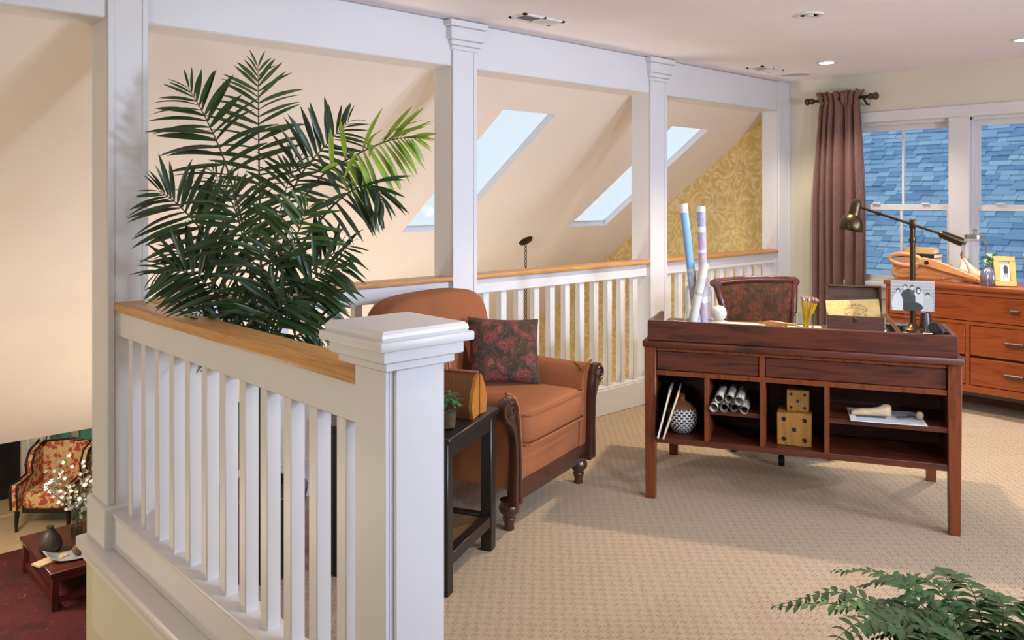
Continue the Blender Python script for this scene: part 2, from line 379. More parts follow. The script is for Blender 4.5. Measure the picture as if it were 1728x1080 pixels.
# ceilings
b = B(); b.b2(-2.6, XW, -3, 3.62, ZC, ZC+.1); struct(b.build('ceiling', CEIL), 'white loft ceiling')
SK = [(3.64, 4.13), (5.48, 5.99)]; SY0, SY1 = 4.0, 5.145
xs = [-2.6, SK[0][0], SK[0][1], SK[1][0], SK[1][1], XW]; ys = [3.76, SY0, SY1, YE]
b = B()
for j in range(3):
    for i in range(5):
        if j == 1 and i in (1, 3): continue
        b.poly([(xs[i], ys[j], sz(ys[j])), (xs[i], ys[j+1], sz(ys[j+1])), (xs[i+1], ys[j+1], sz(ys[j+1])), (xs[i+1], ys[j], sz(ys[j]))])
bmesh.ops.remove_doubles(b.bm, verts=b.bm.verts[:], dist=1e-4)
b.b2(-2.6, XW, YE, YE+.12, sz(YE), sz(YE)+.3)
struct(b.build('ceiling_slope', PEACH), 'peach sloped ceiling with two skylights')
nrm = Vector((0, -SL1, 1)).normalized()
for k, (x0, x1) in enumerate(SK):
    wd = sroot('window_%d' % (k+3), 'skylight set in the sloped ceiling')
    C = [Vector((x, y, sz(y))) for x, y in ((x0, SY0), (x1, SY0), (x1, SY1), (x0, SY1))]; T = [c+nrm*.05 for c in C]
    b = B()
    for i in range(4): b.poly([C[i], C[(i+1) % 4], T[(i+1) % 4], T[i]])
    b.build('skylight_well', WHITE, wd)
    b = B()
    for i in range(4):
        p, q = T[i], T[(i+1) % 4]; cen = sum(T, Vector())/4; ip, iq = p+(cen-p)*.02, q+(cen-q)*.02
        b.poly([p, q, iq, ip])
    b.build('skylight_frame', WHITE, wd)
    B().poly([t+nrm*.004 for t in T]).build('pane', SKYGLASS, wd)
b = B(); b.b2(-2.6, XW, YE+.12, 13.2, sz(YE)+.05, sz(YE)+.15); struct(b.build('ceiling_lower', CEIL), 'ceiling of the living room below')
# walls
WY0, WY1, WZ0, WZ1 = 1.40, 3.07, .75, 2.045
b = B(); b.b2(XW, XW+.14, WY1, 3.70, -.33, ZC+.1); b.b2(XW, XW+.14, -3, WY0, -.33, ZC+.1); b.b2(XW, XW+.14, WY0, WY1, -.33, WZ0); b.b2(XW, XW+.14, WY0, WY1, WZ1, ZC+.1)
struct(b.build('wall_window', CREAM), 'cream wall with a pair of windows')
b = B(); b.prism([(3.70, ZL), (YE, ZL), (YE, sz(YE)), (3.76, sz(3.76)), (3.70, 2.6)], XW, XW+.1, 'yz'); struct(b.build('wall_gable', WALLPAPER), 'gable wall papered in gold damask')
b = B(); b.b2(-2.6, XW, -3.1, -3, -.33, ZC+.1); struct(b.build('wall_back', CREAM))
b = B(); b.b2(-2.7, -2.6, -3, 13.2, ZL, ZC+.1); struct(b.build('wall_left', CREAM))
b = B(); b.b2(-2.6, XW, 1.36, 1.42, ZL, -.33); struct(b.build('wall_lower_front', CREAM))
b = B(); b.b2(XW, XW+.1, YE, 13.2, ZL, sz(YE)+.15); b.b2(-2.6, XW, 13.2, 13.3, ZL, sz(YE)+.15); struct(b.build('wall_lower_back', TEAL), 'teal wall of the living room below')
# beam over the railing
b = B(); b.b2(-2.6, XW, 3.60, 3.79, 2.185, ZC-.002, .006); struct(b.build('trim_1', WHITE), 'white boxed beam above the columns')
# windows
tr = sroot('trim_2', 'white window casing')
B().b2(XW-.025, XW, 1.25, 3.16, 2.05, 2.135, .004).build('head_casing', WHITE, tr)
B().b2(XW-.025, XW, 2.155, 2.30, .79, 2.05, .004).build('mullion_casing', WHITE, tr)
B().b2(XW-.025, XW, 3.055, 3.16, .79, 2.05, .004).build('side_casing', WHITE, tr)
B().b2(XW-.025, XW, 1.25, 1.40, .79, 2.05, .004).build('side_casing', WHITE, tr)
B().b2(XW-.07, XW, 1.22, 3.18, .745, .79, .008, 2).build('window_sill', WHITE, tr)
B().b2(XW-.02, XW, 1.27, 3.14, .65, .745, .004).build('apron', WHITE, tr)
B().b2(XW, XW+.14, 2.17, 2.285, .75, 2.045).build('mullion', WHITE, tr)
def dh_window(name, y0, y1, label):
    wd = sroot(name, label); z0, z1, zm = .79, 2.045, 1.376
    b = B(); xo = XW+.02
    b.b2(xo, xo+.10, y0, y0+.018, z0, z1); b.b2(xo, xo+.10, y1-.018, y1, z0, z1); b.b2(xo, xo+.10, y0, y1, z1-.02, z1); b.b2(xo, xo+.1, y0, y1, z0-.04, z0); b.build('frame', WHITE, wd)
    a0, a1 = y0+.018, y1-.018; ym = (a0+a1)/2
    for nm, xa, za, zb in (('upper_sash', xo+.062, zm-.02, z1-.02), ('lower_sash', xo+.025, z0, zm+.022)):
        b = B(); sb = .032; th = .032
        b.b2(xa, xa+th, a0, a0+sb, za, zb); b.b2(xa, xa+th, a1-sb, a1, za, zb); b.b2(xa, xa+th, a0+sb, a1-sb, za, za+.045); b.b2(xa, xa+th, a0+sb, a1-sb, zb-.042, zb)
        sa = b.build(nm, WHITE, wd)
        B().b2(xa+.006, xa+th-.006, ym-.009, ym+.009, za+.045, zb-.042).build('muntin', WHITE, sa)
        for p, q in ((a0+sb, ym-.009), (ym+.009, a1-sb)): B().b2(xa+.014, xa+.018, p, q, za+.045, zb-.042).build('pane', GLASS, sa)
    for yy in (y0+.2, y1-.2): B().b2(xo+.005, xo+.03, yy-.03, yy+.03, zm+.022, zm+.036, .004).build('sash_lock', WHITE, wd)
dh_window('window_1', 2.285, 3.06, 'double-hung window beside the curtain'); dh_window('window_2', 1.40, 2.17, 'double-hung window above the framed photo')

# ------------------------------------------------------------------ neighbour's roof
pitch = math.atan(.84); rs = Vector((math.cos(pitch), 0, math.sin(pitch))); rn = Vector((-math.sin(pitch), 0, math.cos(pitch)))
O0 = Vector((8.6, 0, -.3))
roof = thing('neighbour_roof', 'slate blue shingled roof of the house next door', 'roof', O0)
b = B(); d0 = rs*-1.0; d1 = rs*6.2
b.poly([d0+Vector((0, -1, 0)), d0+Vector((0, 6.4, 0)), d1+Vector((0, 6.4, 0)), d1+Vector((0, -1, 0))]); b.build('roof_deck', plain('roof_deck', (50, 70, 100), .9), roof)
SHM, SHI = shingle_mat(False), shingle_mat(True); EXP = .095
def shingle_bm(bm, u, y, w_, th, tr_=None):
    p = [(-.004, 0), (EXP*1.35, 0)]
    M = Matrix((rs, Vector((0, 1, 0)), rn)).transposed().to_4x4(); M.translation = rs*u+Vector((0, y, 0))
    vs = []
    for a, h in ((0, 0.006), (EXP*1.5, -.006)):
        for yy in (0, w_):
            for t_ in (0, th): vs.append(bm.verts.new(M @ Vector((a, yy, h+t_))))
    for f in ((0, 1, 3, 2), (4, 6, 7, 5), (0, 4, 5, 1), (2, 3, 7, 6), (1, 5, 7, 3)): bm.faces.new([vs[i] for i in f])
cand = []
rr = random.Random(3); variants = {}
for k in range(-8, 62):
    y = -.8+rr.random()*.2
    while y < 6.2:
        w_ = rr.choice((.11, .15, .19, .25)); th = rr.choice((.006, .011, .016)); cand.append((k*EXP, y, w_, th)); y += w_
def seen(c):
    p = O0+rs*(c[0]+EXP/2)+Vector((0, c[1]+c[2]/2, 0))
    t_ = p.x*fv.x+p.y*fv.y; s_ = p.x*rv.x+p.y*rv.y; px, py = 864+F*s_/t_, HY-F*(p.z-HC)/t_
    return (1450 < px < 1606 and 205 < py < 482) or (1640 < px < 1735 and 200 < py < 470)
vis = [c for c in cand if seen(c)]; rr.shuffle(vis); vis = vis[:300]; vs_ = set(vis)
for c in vis:
    key = (c[2], c[3])
    if key not in variants:
        q = B(); shingle_bm(q.bm, 0, 0, c[2]-.004, c[3]); variants[key] = q.mesh('shingle', SHM, 20)
    link('shingle', variants[key], roof, rs*c[0]+Vector((0, c[1], 0)))
q = B()
for c in cand:
    if c not in vs_: shingle_bm(q.bm, c[0], c[1], c[2]-.004, c[3])
stuff(q.build('shingle_field', SHI, roof, ang=20))

# ------------------------------------------------------------------ columns
def column(label, x0, x1, y0, y1, cap=True, base=True):
    t = thing('column', label, 'column', ((x0+x1)/2, (y0+y1)/2, 0), 0, 'white square columns along the railing')
    a, c = (x1-x0)/2, (y1-y0)/2
    B().b2(-a, a, -c, c, 0, 2.44 if not cap else 2.3, .006).build('shaft', WHITE, t)
    for sx in (-1, 1): B().b2(sx*(a-.012)-.012, sx*(a-.012)+.012, -c-.006, -c+.01, .2, 2.28, .002).build('corner_board', WHITE, t)
    if cap:
        for z0, z1, g in ((2.275, 2.30, .010), (2.30, 2.33, .020), (2.33, 2.40, .032), (2.40, 2.436, .048)):
            B().b2(-a-g, a+g, -c-g, c*.5, z0, z1, .004).build('capital_moulding', WHITE, t)
    if base: B().b2(-a-.018, a+.018, -c-.018, c+.01, 0, .19, .006).build('plinth', WHITE, t)
    return t
column('white square column standing where the two railings meet, shadowed by palm leaves', 1.086, 1.245, 3.588, 3.80, False)
column('white square column with stepped capital behind the rust armchair', 2.885, 3.06, 3.590, 3.76)
column('white square column with stepped capital behind the desk end', 4.66, 4.85, 3.590, 3.76)
column('white half column standing against the window wall', 6.41, 6.598, 3.588, 3.745, False)

# ------------------------------------------------------------------ railings
BAL = B().box((0, 0, .5345), (.045, .045, .731), None, .003).mesh('baluster', WHITE)
def far_rail(label, x0, x1, first, step=.1383):
    t = thing('railing', label, 'railing', ((x0+x1)/2, 3.66, 0), 0, 'railing sections between the columns'); h = (x1-x0)/2
    B().b2(-h-.01, h+.012, -.075, .06, .985, 1.012, .008, 2).build('handrail', OAK, t)
    B().b2(-h, h, -.04, .04, .90, .985, .003).build('upper_rail', WHITE, t)
    B().b2(-h, h, -.045, .045, 0, .17, .004).build('lower_rail', WHITE, t)
    B().b2(-h, h, -.036, .036, .168, .182, .004).build('rail_moulding', WHITE, t)
    x = first
    while x < x1-.03:
        link('baluster', BAL, t, (x-(x0+x1)/2, 0, 0)); x += step
far_rail('white baluster railing with oak handrail behind the palm', 1.247, 2.883, 1.34)
far_rail('white baluster railing with oak handrail between the armchair and the desk', 3.062, 4.658, 3.177)
far_rail('short white baluster railing with oak handrail behind the desk chair', 4.852, 6.408, 4.95)
nr = thing('railing', 'white baluster railing with golden oak handrail ending at the capped newel post', 'railing', (1.165, 2.69, 0))
B().b2(-.058, .062, -.958, .905, .985, 1.022, .010, 2).build('handrail', OAKY, nr)
B().b2(-.042, .042, -.965, .90, .885, .985, .003).build('upper_rail', WHITE, nr)
B().b2(-.062, .042, -.965, .90, .02, .155, .003).build('lower_rail', WHITE, nr)
B().b2(-.07, .036, -.965, .90, .155, .172, .006, 2).build('rail_moulding', WHITE, nr)
for k in range(12): link('baluster', BAL, nr, (-.012, 3.457-.1446*k-2.69, 0))
B().b2(-.135, .0, -1.27, 1.14, -.03, .02, .008, 2).build('ledge', WHITE, nr)
B().b2(-.118, -.1, -1.27, 1.12, -.075, -.03, .006).build('ledge_moulding', WHITE, nr)
# newel post
nw = thing('newel_post', 'thick white newel post with a stepped square cap', 'post', (1.150, 1.646, 0))
hw = .072
B().b2(-hw, hw, -hw, hw, 0, 1.07, .004).build('post', WHITE, nw)
B().b2(-hw+.014, hw+.01, -hw-.010, -hw, 0, 1.06, .002).build('face_board', WHITE, nw)
B().b2(-hw-.010, -hw, -hw-.002, hw-.02, 0, 1.06, .002).build('face_board', WHITE, nw)
for z0, z1, g in ((1.058, 1.080, .100), (1.080, 1.110, .116)): B().b2(-g, g, -g, g, z0, z1, .003).build('cap_moulding', WHITE, nw)
B().b2(-.134, .134, -.134, .134, 1.110, 1.132, .004, 2).build('cap', WHITE, nw)
B().lathe([(.170, 0), (.175, .008), (.173, .016), (.164, .023), (.0, .0255)], (0, 0, 1.131), 4, rot=Matrix.Rotation(R(45), 3, 'Z')).build('cap_top', WHITE, nw, ang=30)

# ------------------------------------------------------------------ ceiling fittings
def vent(label, x0, x1, y0, y1):
    cx, cy = (x0+x1)/2, (y0+y1)/2; t = thing('ceiling_vent', label, 'vent', (cx, cy, ZC), 0, 'ceiling vents'); a, c = (x1-x0)/2, (y1-y0)/2
    b = B(); b.b2(-a, a, -c, -c+.02, -.008, 0); b.b2(-a, a, c-.02, c, -.008, 0); b.b2(-a, -a+.02, -c, c, -.008, 0); b.b2(a-.02, a, -c, c, -.008, 0); b.b2(-.008, .008, -c, c, -.008, 0); b.build('frame', WHITE, t)
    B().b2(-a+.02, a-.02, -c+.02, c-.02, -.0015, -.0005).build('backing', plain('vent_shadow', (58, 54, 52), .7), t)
    for sg, x0_, x1_ in ((-1, -a+.024, -.012), (1, .012, a-.024)):
        sl = B().box((0, 0, -.005), (.011, (c-.02)*2, .0012), Matrix.Rotation(R(35*sg), 3, 'Y')).mesh('slat', WHITE)
        n = int((x1_-x0_)/.016)
        for i in range(n+1): link('slat', sl, t, (x0_+i*(x1_-x0_)/n, 0, 0))
vent('white ceiling vent near the capped column', 3.06, 3.37, 3.19, 3.32); vent('white ceiling vent beside the round speaker', 5.58, 5.89, 3.25, 3.39)
sp = thing('ceiling_speaker', 'round flush ceiling speaker grille', 'speaker', (6.17, 3.30, ZC))
B().lathe([(.118, 0), (.118, -.006), (.104, -.008), (.104, -.004)], seg=32).build('rim', WHITE, sp); B().lathe([(.104, -.004), (.05, -.006), (0, -.006)], seg=32).build('grille', plain('speaker_grille', (190, 184, 180), .7), sp)
LAMPON = emit('lit_lamp_lens', (1, .93, .8), 9)
def downlight(label, x, y, on):
    t = thing('recessed_light', label, 'light', (x, y, ZC), 0, 'recessed ceiling lights')
    B().lathe([(.075, 0), (.075, -.006), (.055, -.008), (.05, -.001)], seg=28).build('trim_ring', WHITE, t)
    if on: B().lathe([(.05, -.003), (.02, -.006), (0, -.006)], seg=24).build('lens', LAMPON, t)
    else:
        B().lathe([(.05, -.001), (0, -.001)], seg=24).build('reflector', STEEL, t); B().lathe([(.0, -.012), (.022, -.010), (.026, -.002)], seg=16).build('bulb', plain('bulb_glass', (214, 206, 180), .2), t)
downlight('lit recessed light above the curtain', 5.787, 2.855, True); downlight('lit recessed light above the dresser', 5.846, 1.602, True); downlight('recessed light with silver reflector above the desk', 4.218, 2.181, False)
t = thing('recessed_light', 'glowing recessed light in the sloped ceiling behind the palm', 'light', (1.995, 4.818, sz(4.818)), 0); t.rotation_euler = (math.atan(SL1), 0, 0)
B().lathe([(.085, 0), (.085, -.008), (.06, -.012), (.056, -.002)], seg=28).build('trim_ring', WHITE, t); B().lathe([(.055, -.004), (.04, -.03), (0, -.04)], seg=24).build('lens', emit('sloped_lamp_lens', (1, .9, .74), 1.1), t)
# chandelier on the slope
cx_, cy_ = 5.098, 5.307; zt = sz(cy_)
ch = thing('pendant_chandelier', 'bronze canopy and chain hanging from the sloped ceiling', 'chandelier', (cx_, cy_, zt))
B().lathe([(.0, -.02), (.03, -.02), (.06, -.012), (.066, 0)], seg=24, rot=Matrix.Rotation(math.atan(SL1), 3, 'X')).build('canopy', BRONZE, ch)
lk = B().tube([(.011*math.cos(a), 0, .022*math.sin(a)) for a in [2*math.pi*i/10 for i in range(10)]], .0032, 5, True).mesh('chain_link', BRONZE)
n = 36
for i in range(n): link('chain_link', lk, ch, (0, 0, -.04-i*.036), (0, 0, R(90)*(i % 2)))
zb = -.04-n*.036
B().lathe([(.0, zb-.42), (.03, zb-.38), (.05, zb-.3), (.02, zb-.2), (.03, zb-.08), (.01, zb+.02)], seg=16).build('stem', BRONZE, ch)
for k in range(5):
    a = 2*math.pi*k/5; d = Vector((math.cos(a), math.sin(a), 0))
    am = B().tube([d*(.02+.3*s_)+Vector((0, 0, zb-.3-.1*math.sin(math.pi*s_)+.06*s_)) for s_ in [i/8 for i in range(9)]], .008, 6).build('arm', BRONZE, ch)
    B().lathe([(.03, 0), (.06, .06), (.05, .12)], d*.32+Vector((0, 0, zb-.22)), 14, caps=False).build('shade', emit('chandelier_shade', (1, .8, .52), 1.5), am)

# ================================================================== DESK
DP0 = Vector((3.198, 2.464, 0)); DEX = Vector((.4592, -.8883, 0)); DEY = Vector((.8883, .4592, 0)); DRZ = math.atan2(DEX.y, DEX.x)
DZ = .765
def dk(x, y, z=0): return DP0+DEX*x+DEY*y+Vector((0, 0, z))
def dkpx(px, py, yo): return at_plane(px, py, DP0+DEY*yo, DEX)   # -> (x along the desk, z)
desk = thing('writing_desk', 'walnut desk with a raised gallery edge and open cubbies facing out', 'desk', DP0, DRZ)
def leg_bm(x0, x1, y0, y1, z1, tx):
    b = B(); b.b2(x0, x1, y0, y1, 0, z1, .003)
    for v in b.bm.verts:
        if v.co.z < .2:
            cx, cy = (x0+x1)/2, (y0+y1)/2; v.co.x = cx+(v.co.x-cx)*tx; v.co.y = cy+(v.co.y-cy)*tx
    return b
for x0, x1 in ((-.029, .028), (1.281, 1.337)):
    for y0, y1 in ((0, .056), (.72, .776)): leg_bm(x0, x1, y0, y1, .735, .80).build('leg', WALNUTV, desk)
B().b2(-.035, 1.343, -.018, .79, .735, .765, .005, 2).build('desk_top', WALNUT, desk)
B().b2(-.012, 1.32, -.004, .018, .765, .861, .004).build('gallery_front', WALNUT, desk)
B().b2(-.012, .008, .018, .36, .765, .861, .004).build('gallery_side', WALNUT, desk)
B().b2(1.30, 1.32, .018, .36, .765, .861, .004).build('gallery_side', WALNUT, desk)
B().b2(.028, 1.281, .012, .05, .715, .735, .001).build('apron_rail', WALNUTV, desk)
B().b2(.028, 1.281, .012, .05, .598, .621, .001).build('apron_rail', WALNUTV, desk)
B().b2(.503, .528, .012, .05, .621, .715, .001).build('apron_post', WALNUTV, desk)
for x0, x1 in ((.030, .501), (.530, 1.279)): B().b2(x0, x1, .018, .045, .623, .713, .003).build('apron_panel', WALNUT, desk)
for y0, y1 in ((.74, .76),): B().b2(.028, 1.281, y0, y1, .60, .735).build('back_apron', WALNUT, desk)
for x in (-.01, 1.30): B().b2(x, x+.02, .056, .72, .60, .735).build('side_apron', WALNUT, desk)
CD = .34
B().b2(-.01, 1.318, .010, CD, .272, .301, .002).build('cubby_floor', WALNUT, desk)
B().b2(.0, 1.31, CD, CD+.012, .272, .735).build('cubby_back', DARKIN, desk)
for x in (-.006, 1.296): B().b2(x, x+.018, .056, CD, .301, .735).build('cubby_side', DARKIN, desk)
for x0, x1 in ((.254, .276), (.506, .530), (.785, .807)): B().b2(x0, x1, .012, CD, .301, .598, .001).build('divider', WALNUTV, desk)
B().b2(.276, .506, .03, CD, .425, .446, .001).build('shelf', WALNUT, desk)
B().b2(.807, 1.296, .012, CD, .437, .460, .001).build('shelf', WALNUT, desk)

# --- things in the cubbies
def lying_magazine(name, label, px_top, px_bot, cols, th):
    pass
def zebra(u, v): 
    g = 30+(190 if (int(u*9) % 2 == 0 and .1 < v < .9) else 0)*(.6+.4*math.sin(v*40)); return (g, g, g+6)
for i, (label, x, lean, c, w_) in enumerate([('black and white magazine leaning on the desk leg', .036, 14, 'z', .010), ('tan magazine leaning beside the crackled vase', .062, 18, 't', .008)]):
    L = .225
    t = thing('magazine', label, 'magazine', dk(x, -.03, .302), DRZ+R(5), 'magazines leaning in the desk cubby')
    Mr = Matrix.Rotation(R(lean), 3, 'Y')
    B().box(Mr @ Vector((w_/2+.001, .13, L/2+.004)), (w_, .27, L), Mr, .001).build('pages', PAPER, t)
    for k, xx in enumerate((0, w_+.002)):
        if c == 'z':
            o = card('cover', .272, L+.004, 9, 30, lambda u, v: zebra(v, u), t, .0015); o.rotation_euler = (0, R(lean), R(90)); o.rotation_mode = 'XYZ'
            o.matrix_local = Matrix.Translation(Mr @ Vector((xx, .13, 0.002))) @ Mr.to_4x4() @ Matrix.Rotation(R(90), 4, 'Z')
        else: B().box(Mr @ Vector((xx, .13, L/2+.004)), (.0015, .272, L+.004), Mr).build('cover', plain('tan_cover_%d' % k, (150, 112, 80), .6), t)
x, z = dkpx(1151, 712, .13)
t = thing('round_vase', 'round vase with brown neck and crackled black and white body', 'vase', dk(x, .13, .301), DRZ)
B().lathe([(.028, 0), (.045, .006), (.070, .045), (.076, .075), (.070, .108), (.062, .122)], seg=32, uv=True).build('body', BRICKVASE, t)
B().lathe([(.0622, .1215), (.050, .138), (.030, .150), (.016, .158), (.014, .178), (.020, .186), (.013, .186), (.010, .165)], seg=28, caps=False).build('neck', plain('brown_glaze', (124, 80, 48), .25, coat=.5), t)
SCROLL = plain('aged_scroll_paper', (226, 220, 206), .8, var=.12, vscale=50)
def roll_mesh(name, r, L, turns=1.6, mat=None, th=.0012, seg=40):
    """a sheet rolled up: spiral section along +z"""
    b = B(); P = []
    for i in range(seg+1):
        a = 2*math.pi*turns*i/seg; q = r*(1-.28*i/seg); P.append((q*math.cos(a), q*math.sin(a)))
    V = [[b.bm.verts.new((x, y, z)) for x, y in P] for z in (0, L*.33, L*.66, L)]
    for k in range(3):
        for i in range(seg): b.bm.faces.new((V[k][i], V[k][i+1], V[k+1][i+1], V[k+1][i]))
    g = b.bm; r_ = bmesh.ops.solidify(g, geom=g.faces[:], thickness=th); return b.mesh(name, mat, 60)
RS = roll_mesh('paper', .0215, .24, 1.6, SCROLL)
spots = [(1208, 688, 0), (1224, 690, 0), (1245, 692, 0), (1259, 690, 0), (1211, 671, 1), (1228, 672, 1), (1246, 674, 1)]
band = B().lathe([(.0225, -.003), (.0232, 0), (.0225, .003)], seg=20, caps=False).mesh('string_band', WPAPER)
for i, k in enumerate(range(7)):
    row = 0 if k < 4 else 1
    x = (.300+.046*k) if row == 0 else (.323+.046*(k-4)); zz = .446+.0225+(.0395 if row else 0)
    t = thing('paper_scroll', 'rolled parchment scroll tied with string, lower row on the desk shelf' if row == 0 else 'rolled parchment scroll tied with string, stacked on top of other scrolls', 'scroll', dk(x, .0+.012*(k % 3), zz), DRZ, 'lower row of scrolls' if row == 0 else 'upper row of scrolls')
    t.rotation_euler = (R(-90), 0, DRZ)
    link('paper', RS, t, (0, 0, -.01), (0, 0, R(50*k))); link('string_band', band, t, (0, 0, .085))
def die(label, x, y, z, s, rz):
    t = thing('wooden_die', label, 'die', dk(x, y, z), DRZ+rz, None)
    B().box((0, 0, s/2), (s, s, s), None, .003).build('block', DICEW, t)
    hole = B().lathe([(.0, .0004), (s*.062, .0004), (s*.07, .001)], seg=14, rot=Matrix.Rotation(R(90), 3, 'X'), caps=False).mesh('pip', BLACK)
    for dx, dz in ((-.3, .2), (.3, .2), (-.3, .8), (.3, .8), (0, .5)):
        link('pip', hole, t, (dx*s, -s/2-.0002, dz*s))
        link('pip', hole, t, (-s/2-.0002, dx*s, dz*s), (0, 0, R(-90)))
x, z = dkpx(1341, 763, .07); die('large honey wood die with five drilled pips', x, .145, .3012, .152, R(-2)); x2, z = dkpx(1347, 710, .1); die('small honey wood die stacked on the larger die', x2-.0, .15, .4535, .10, R(-2))
def newsprint(u, v):
    if .1 < u < .5 and .3 < v < .85: return (96, 104, 120)
    if v > .08 and int(v*26) % 2 == 0 and .08 < u < .94: return (176, 178, 184)
    return (226, 226, 228)
sh = card('printed_sheet', .31, .24, 24, 26, newsprint); tag(sh, 'printed white sheet lying on the wide desk shelf', 'paper'); sh.location = dk(1.06, .02, .4612); sh.rotation_euler = (R(-90+180), 0, DRZ+R(0)); sh.matrix_world = Matrix.Translation(dk(1.05, .005, .4630)) @ Matrix.Rotation(DRZ+R(2), 4, 'Z') @ Matrix.Rotation(R(-90), 4, 'X') @ Matrix.Scale(1, 4)
sh.matrix_world = Matrix.Translation(dk(1.05, -.005, .4606)) @ Matrix.Rotation(DRZ+R(2), 4, 'Z') @ Matrix(((1, 0, 0, 0), (0, 0, 1, 0), (0, -1, 0, .0021), (0, 0, 0, 1)))
t = thing('shoe_last', 'pale wooden shoe last lying on the printed sheet', 'shoe last', dk(.985, .10, .4628), DRZ+R(6))
b = B(); prof = [(-.085, .012, .020, .012), (-.07, .018, .028, .02), (-.04, .022, .034, .026), (0, .019, .036, .028), (.03, .019, .045, .032), (.055, .022, .058, .036), (.075, .020, .056, .034), (.083, .012, .05, .028)]
rings = []
for x, ww, hh, _ in prof: rings.append([b.bm.verts.new((x, ww*math.cos(a), hh/2+hh/2*math.sin(a))) for a in [2*math.pi*i/16 for i in range(16)]])
for k in range(len(rings)-1):
    for i in range(16): b.bm.faces.new((rings[k][i], rings[k][(i+1) % 16], rings[k+1][(i+1) % 16], rings[k+1][i]))
b.bm.faces.new(list(reversed(rings[0]))); b.bm.faces.new(rings[-1]); b.build('body', LASTW, t, ang=60)
t = thing('cork_puller', 'small wooden knob with metal key shank lying beside the shoe last', 'tool', dk(1.14, .10, .4628), DRZ+R(10))
B().sell((.045, 0, .018), (.016, .016, .018), .8, 1).build('knob', LASTW, t)
for k in range(3): B().tube([(.03, 0, .012), (-.01, -.012+.012*k, .006), (-.05, -.02+.02*k, .003)], .0025, 6).build('shank', STEEL, t)

# --- things on the desk top
YJ = .34
xj, zj = dkpx(1178, 520, YJ)
t = thing('glass_jar', 'clear wide-mouth glass jar holding rolled maps', 'jar', dk(xj, YJ, DZ), DRZ)
B().lathe([(.0, .002), (.062, .002), (.070, .010), (.071, .205), (.064, .226), (.050, .238), (.050, .252), (.056, .256), (.056, .264), (.050, .268), (.053, .276), (.048, .276)], seg=32, caps=False).build('body', JARGLASS, t)
B().lathe([(.0, .004), (.066, .005)], seg=32, caps=False).build('jar_base', JARGLASS, t)
def roll(label, pxb, pyb, pxt, pyt, yb, yt, r, fn, mat=None):
    xb, zb_ = dkpx(pxb, pyb, yb); xt, zt_ = dkpx(pxt, pyt, yt); zb_ = max(zb_, DZ+.012)
    a, c = dk(xb, yb, zb_), dk(xt, yt, zt_); d = c-a; L = d.length
    bm = bmesh.new(); cl = bm.loops.layers.float_color.new('Col'); nu, nv = 26, 40; tr_ = 1.35
    V = [[bm.verts.new(((r*(1+.12*(i/nu)))*math.cos(2*math.pi*tr_*i/nu), (r*(1+.12*(i/nu)))*math.sin(2*math.pi*tr_*i/nu), L*j/nv)) for i in range(nu+1)] for j in range(nv+1)]
    for j in range(nv):
        for i in range(nu):
            f = bm.faces.new((V[j][i], V[j][i+1], V[j+1][i+1], V[j+1][i])); f.smooth = True; c_ = lin(fn(i/nu, (j+.5)/nv))
            for l in f.loops: l[cl] = c_
    me = bpy.data.meshes.new('map_sheet'); bm.to_mesh(me); bm.free(); me.materials.append(PRINT)
    o = link('rolled_map', me); o.location = a; o.rotation_euler = d.to_track_quat('Z', 'Y').to_euler(); tag(o, label, 'map', 'rolled maps in the glass jar'); return o
rm = random.Random(5)
def blue(u, v):
    if v > .93: return (236, 234, 232)
    if v > .45: return (138, 184, 222)
    return rm.choice([(176, 204, 214), (214, 206, 190), (150, 178, 210), (200, 190, 214)])
def pinkm(u, v):
    if v > .95 or abs(v-.80) < .014 or abs(v-.62) < .014 or abs(v-.2) < .014: return (236, 232, 236)
    return rm.choice([(176, 168, 200), (212, 150, 170), (168, 176, 212), (216, 182, 160), (200, 160, 190)] if v < .8 else [(172, 164, 200), (184, 176, 206), (160, 158, 196)])
def creamm(u, v): return (224, 216, 202) if abs(v-.5) > .015 else (190, 182, 168)
roll('pale blue rolled map standing tall in the glass jar', 1176, 545, 1153, 344, YJ+.03, YJ+.05, .019, blue)
roll('pink and lilac rolled map standing in the glass jar', 1188, 545, 1183, 348, YJ+.04, YJ+.05, .019, pinkm)
roll('short cream rolled map leaning in the glass jar', 1168, 548, 1189, 444, YJ-.03, YJ+.01, .021, creamm)
xg, zg = dkpx(1213, 526, .46)
t = thing('small_globe', 'small pale globe standing beside the glass jar', 'globe', dk(xg, .46, zg-.095), DRZ)
B().sell((0, 0, .088), (.041, .041, .041), 1, 1, nu=24, nv=14).build('ball', plain('pale_globe_print', (214, 210, 200), .4, var=.12, vscale=40), t); B().lathe([(.06, 0), (.06, .03), (.05, .04), (.03, .05)], seg=24).build('base', PAPER, t)
def sheet(label, x, y, w_, h_, rz, m, z=DZ, g=None):
    o = B().box((0, 0, .001), (w_, h_, .002)).build('paper_sheet', m); o.location = dk(x, y, z); o.rotation_euler = (0, 0, DRZ+rz); return tag(o, label, 'paper', g)
sheet('blank cream sheet spread on the desk under the wooden-handled tool', .40, .60, .40, .26, R(3), PAPER); sheet('white sheet beneath the small globe on the desk', .10, .56, .2, .2, R(-6), WPAPER); sheet('cream sheet under the pencil glass', .70, .56, .17, .34, R(2), PAPER); sheet('pale blue-white sheet at the lamp end of the desk', 1.16, .55, .28, .3, R(-3), WPAPER)
xh, zh = dkpx(1308, 541, .62)
t = thing('letter_tool', 'turned wooden handle with brass ferrules lying on the cream sheet', 'tool', dk(xh, .62, DZ+.019), DRZ+R(-4)); 
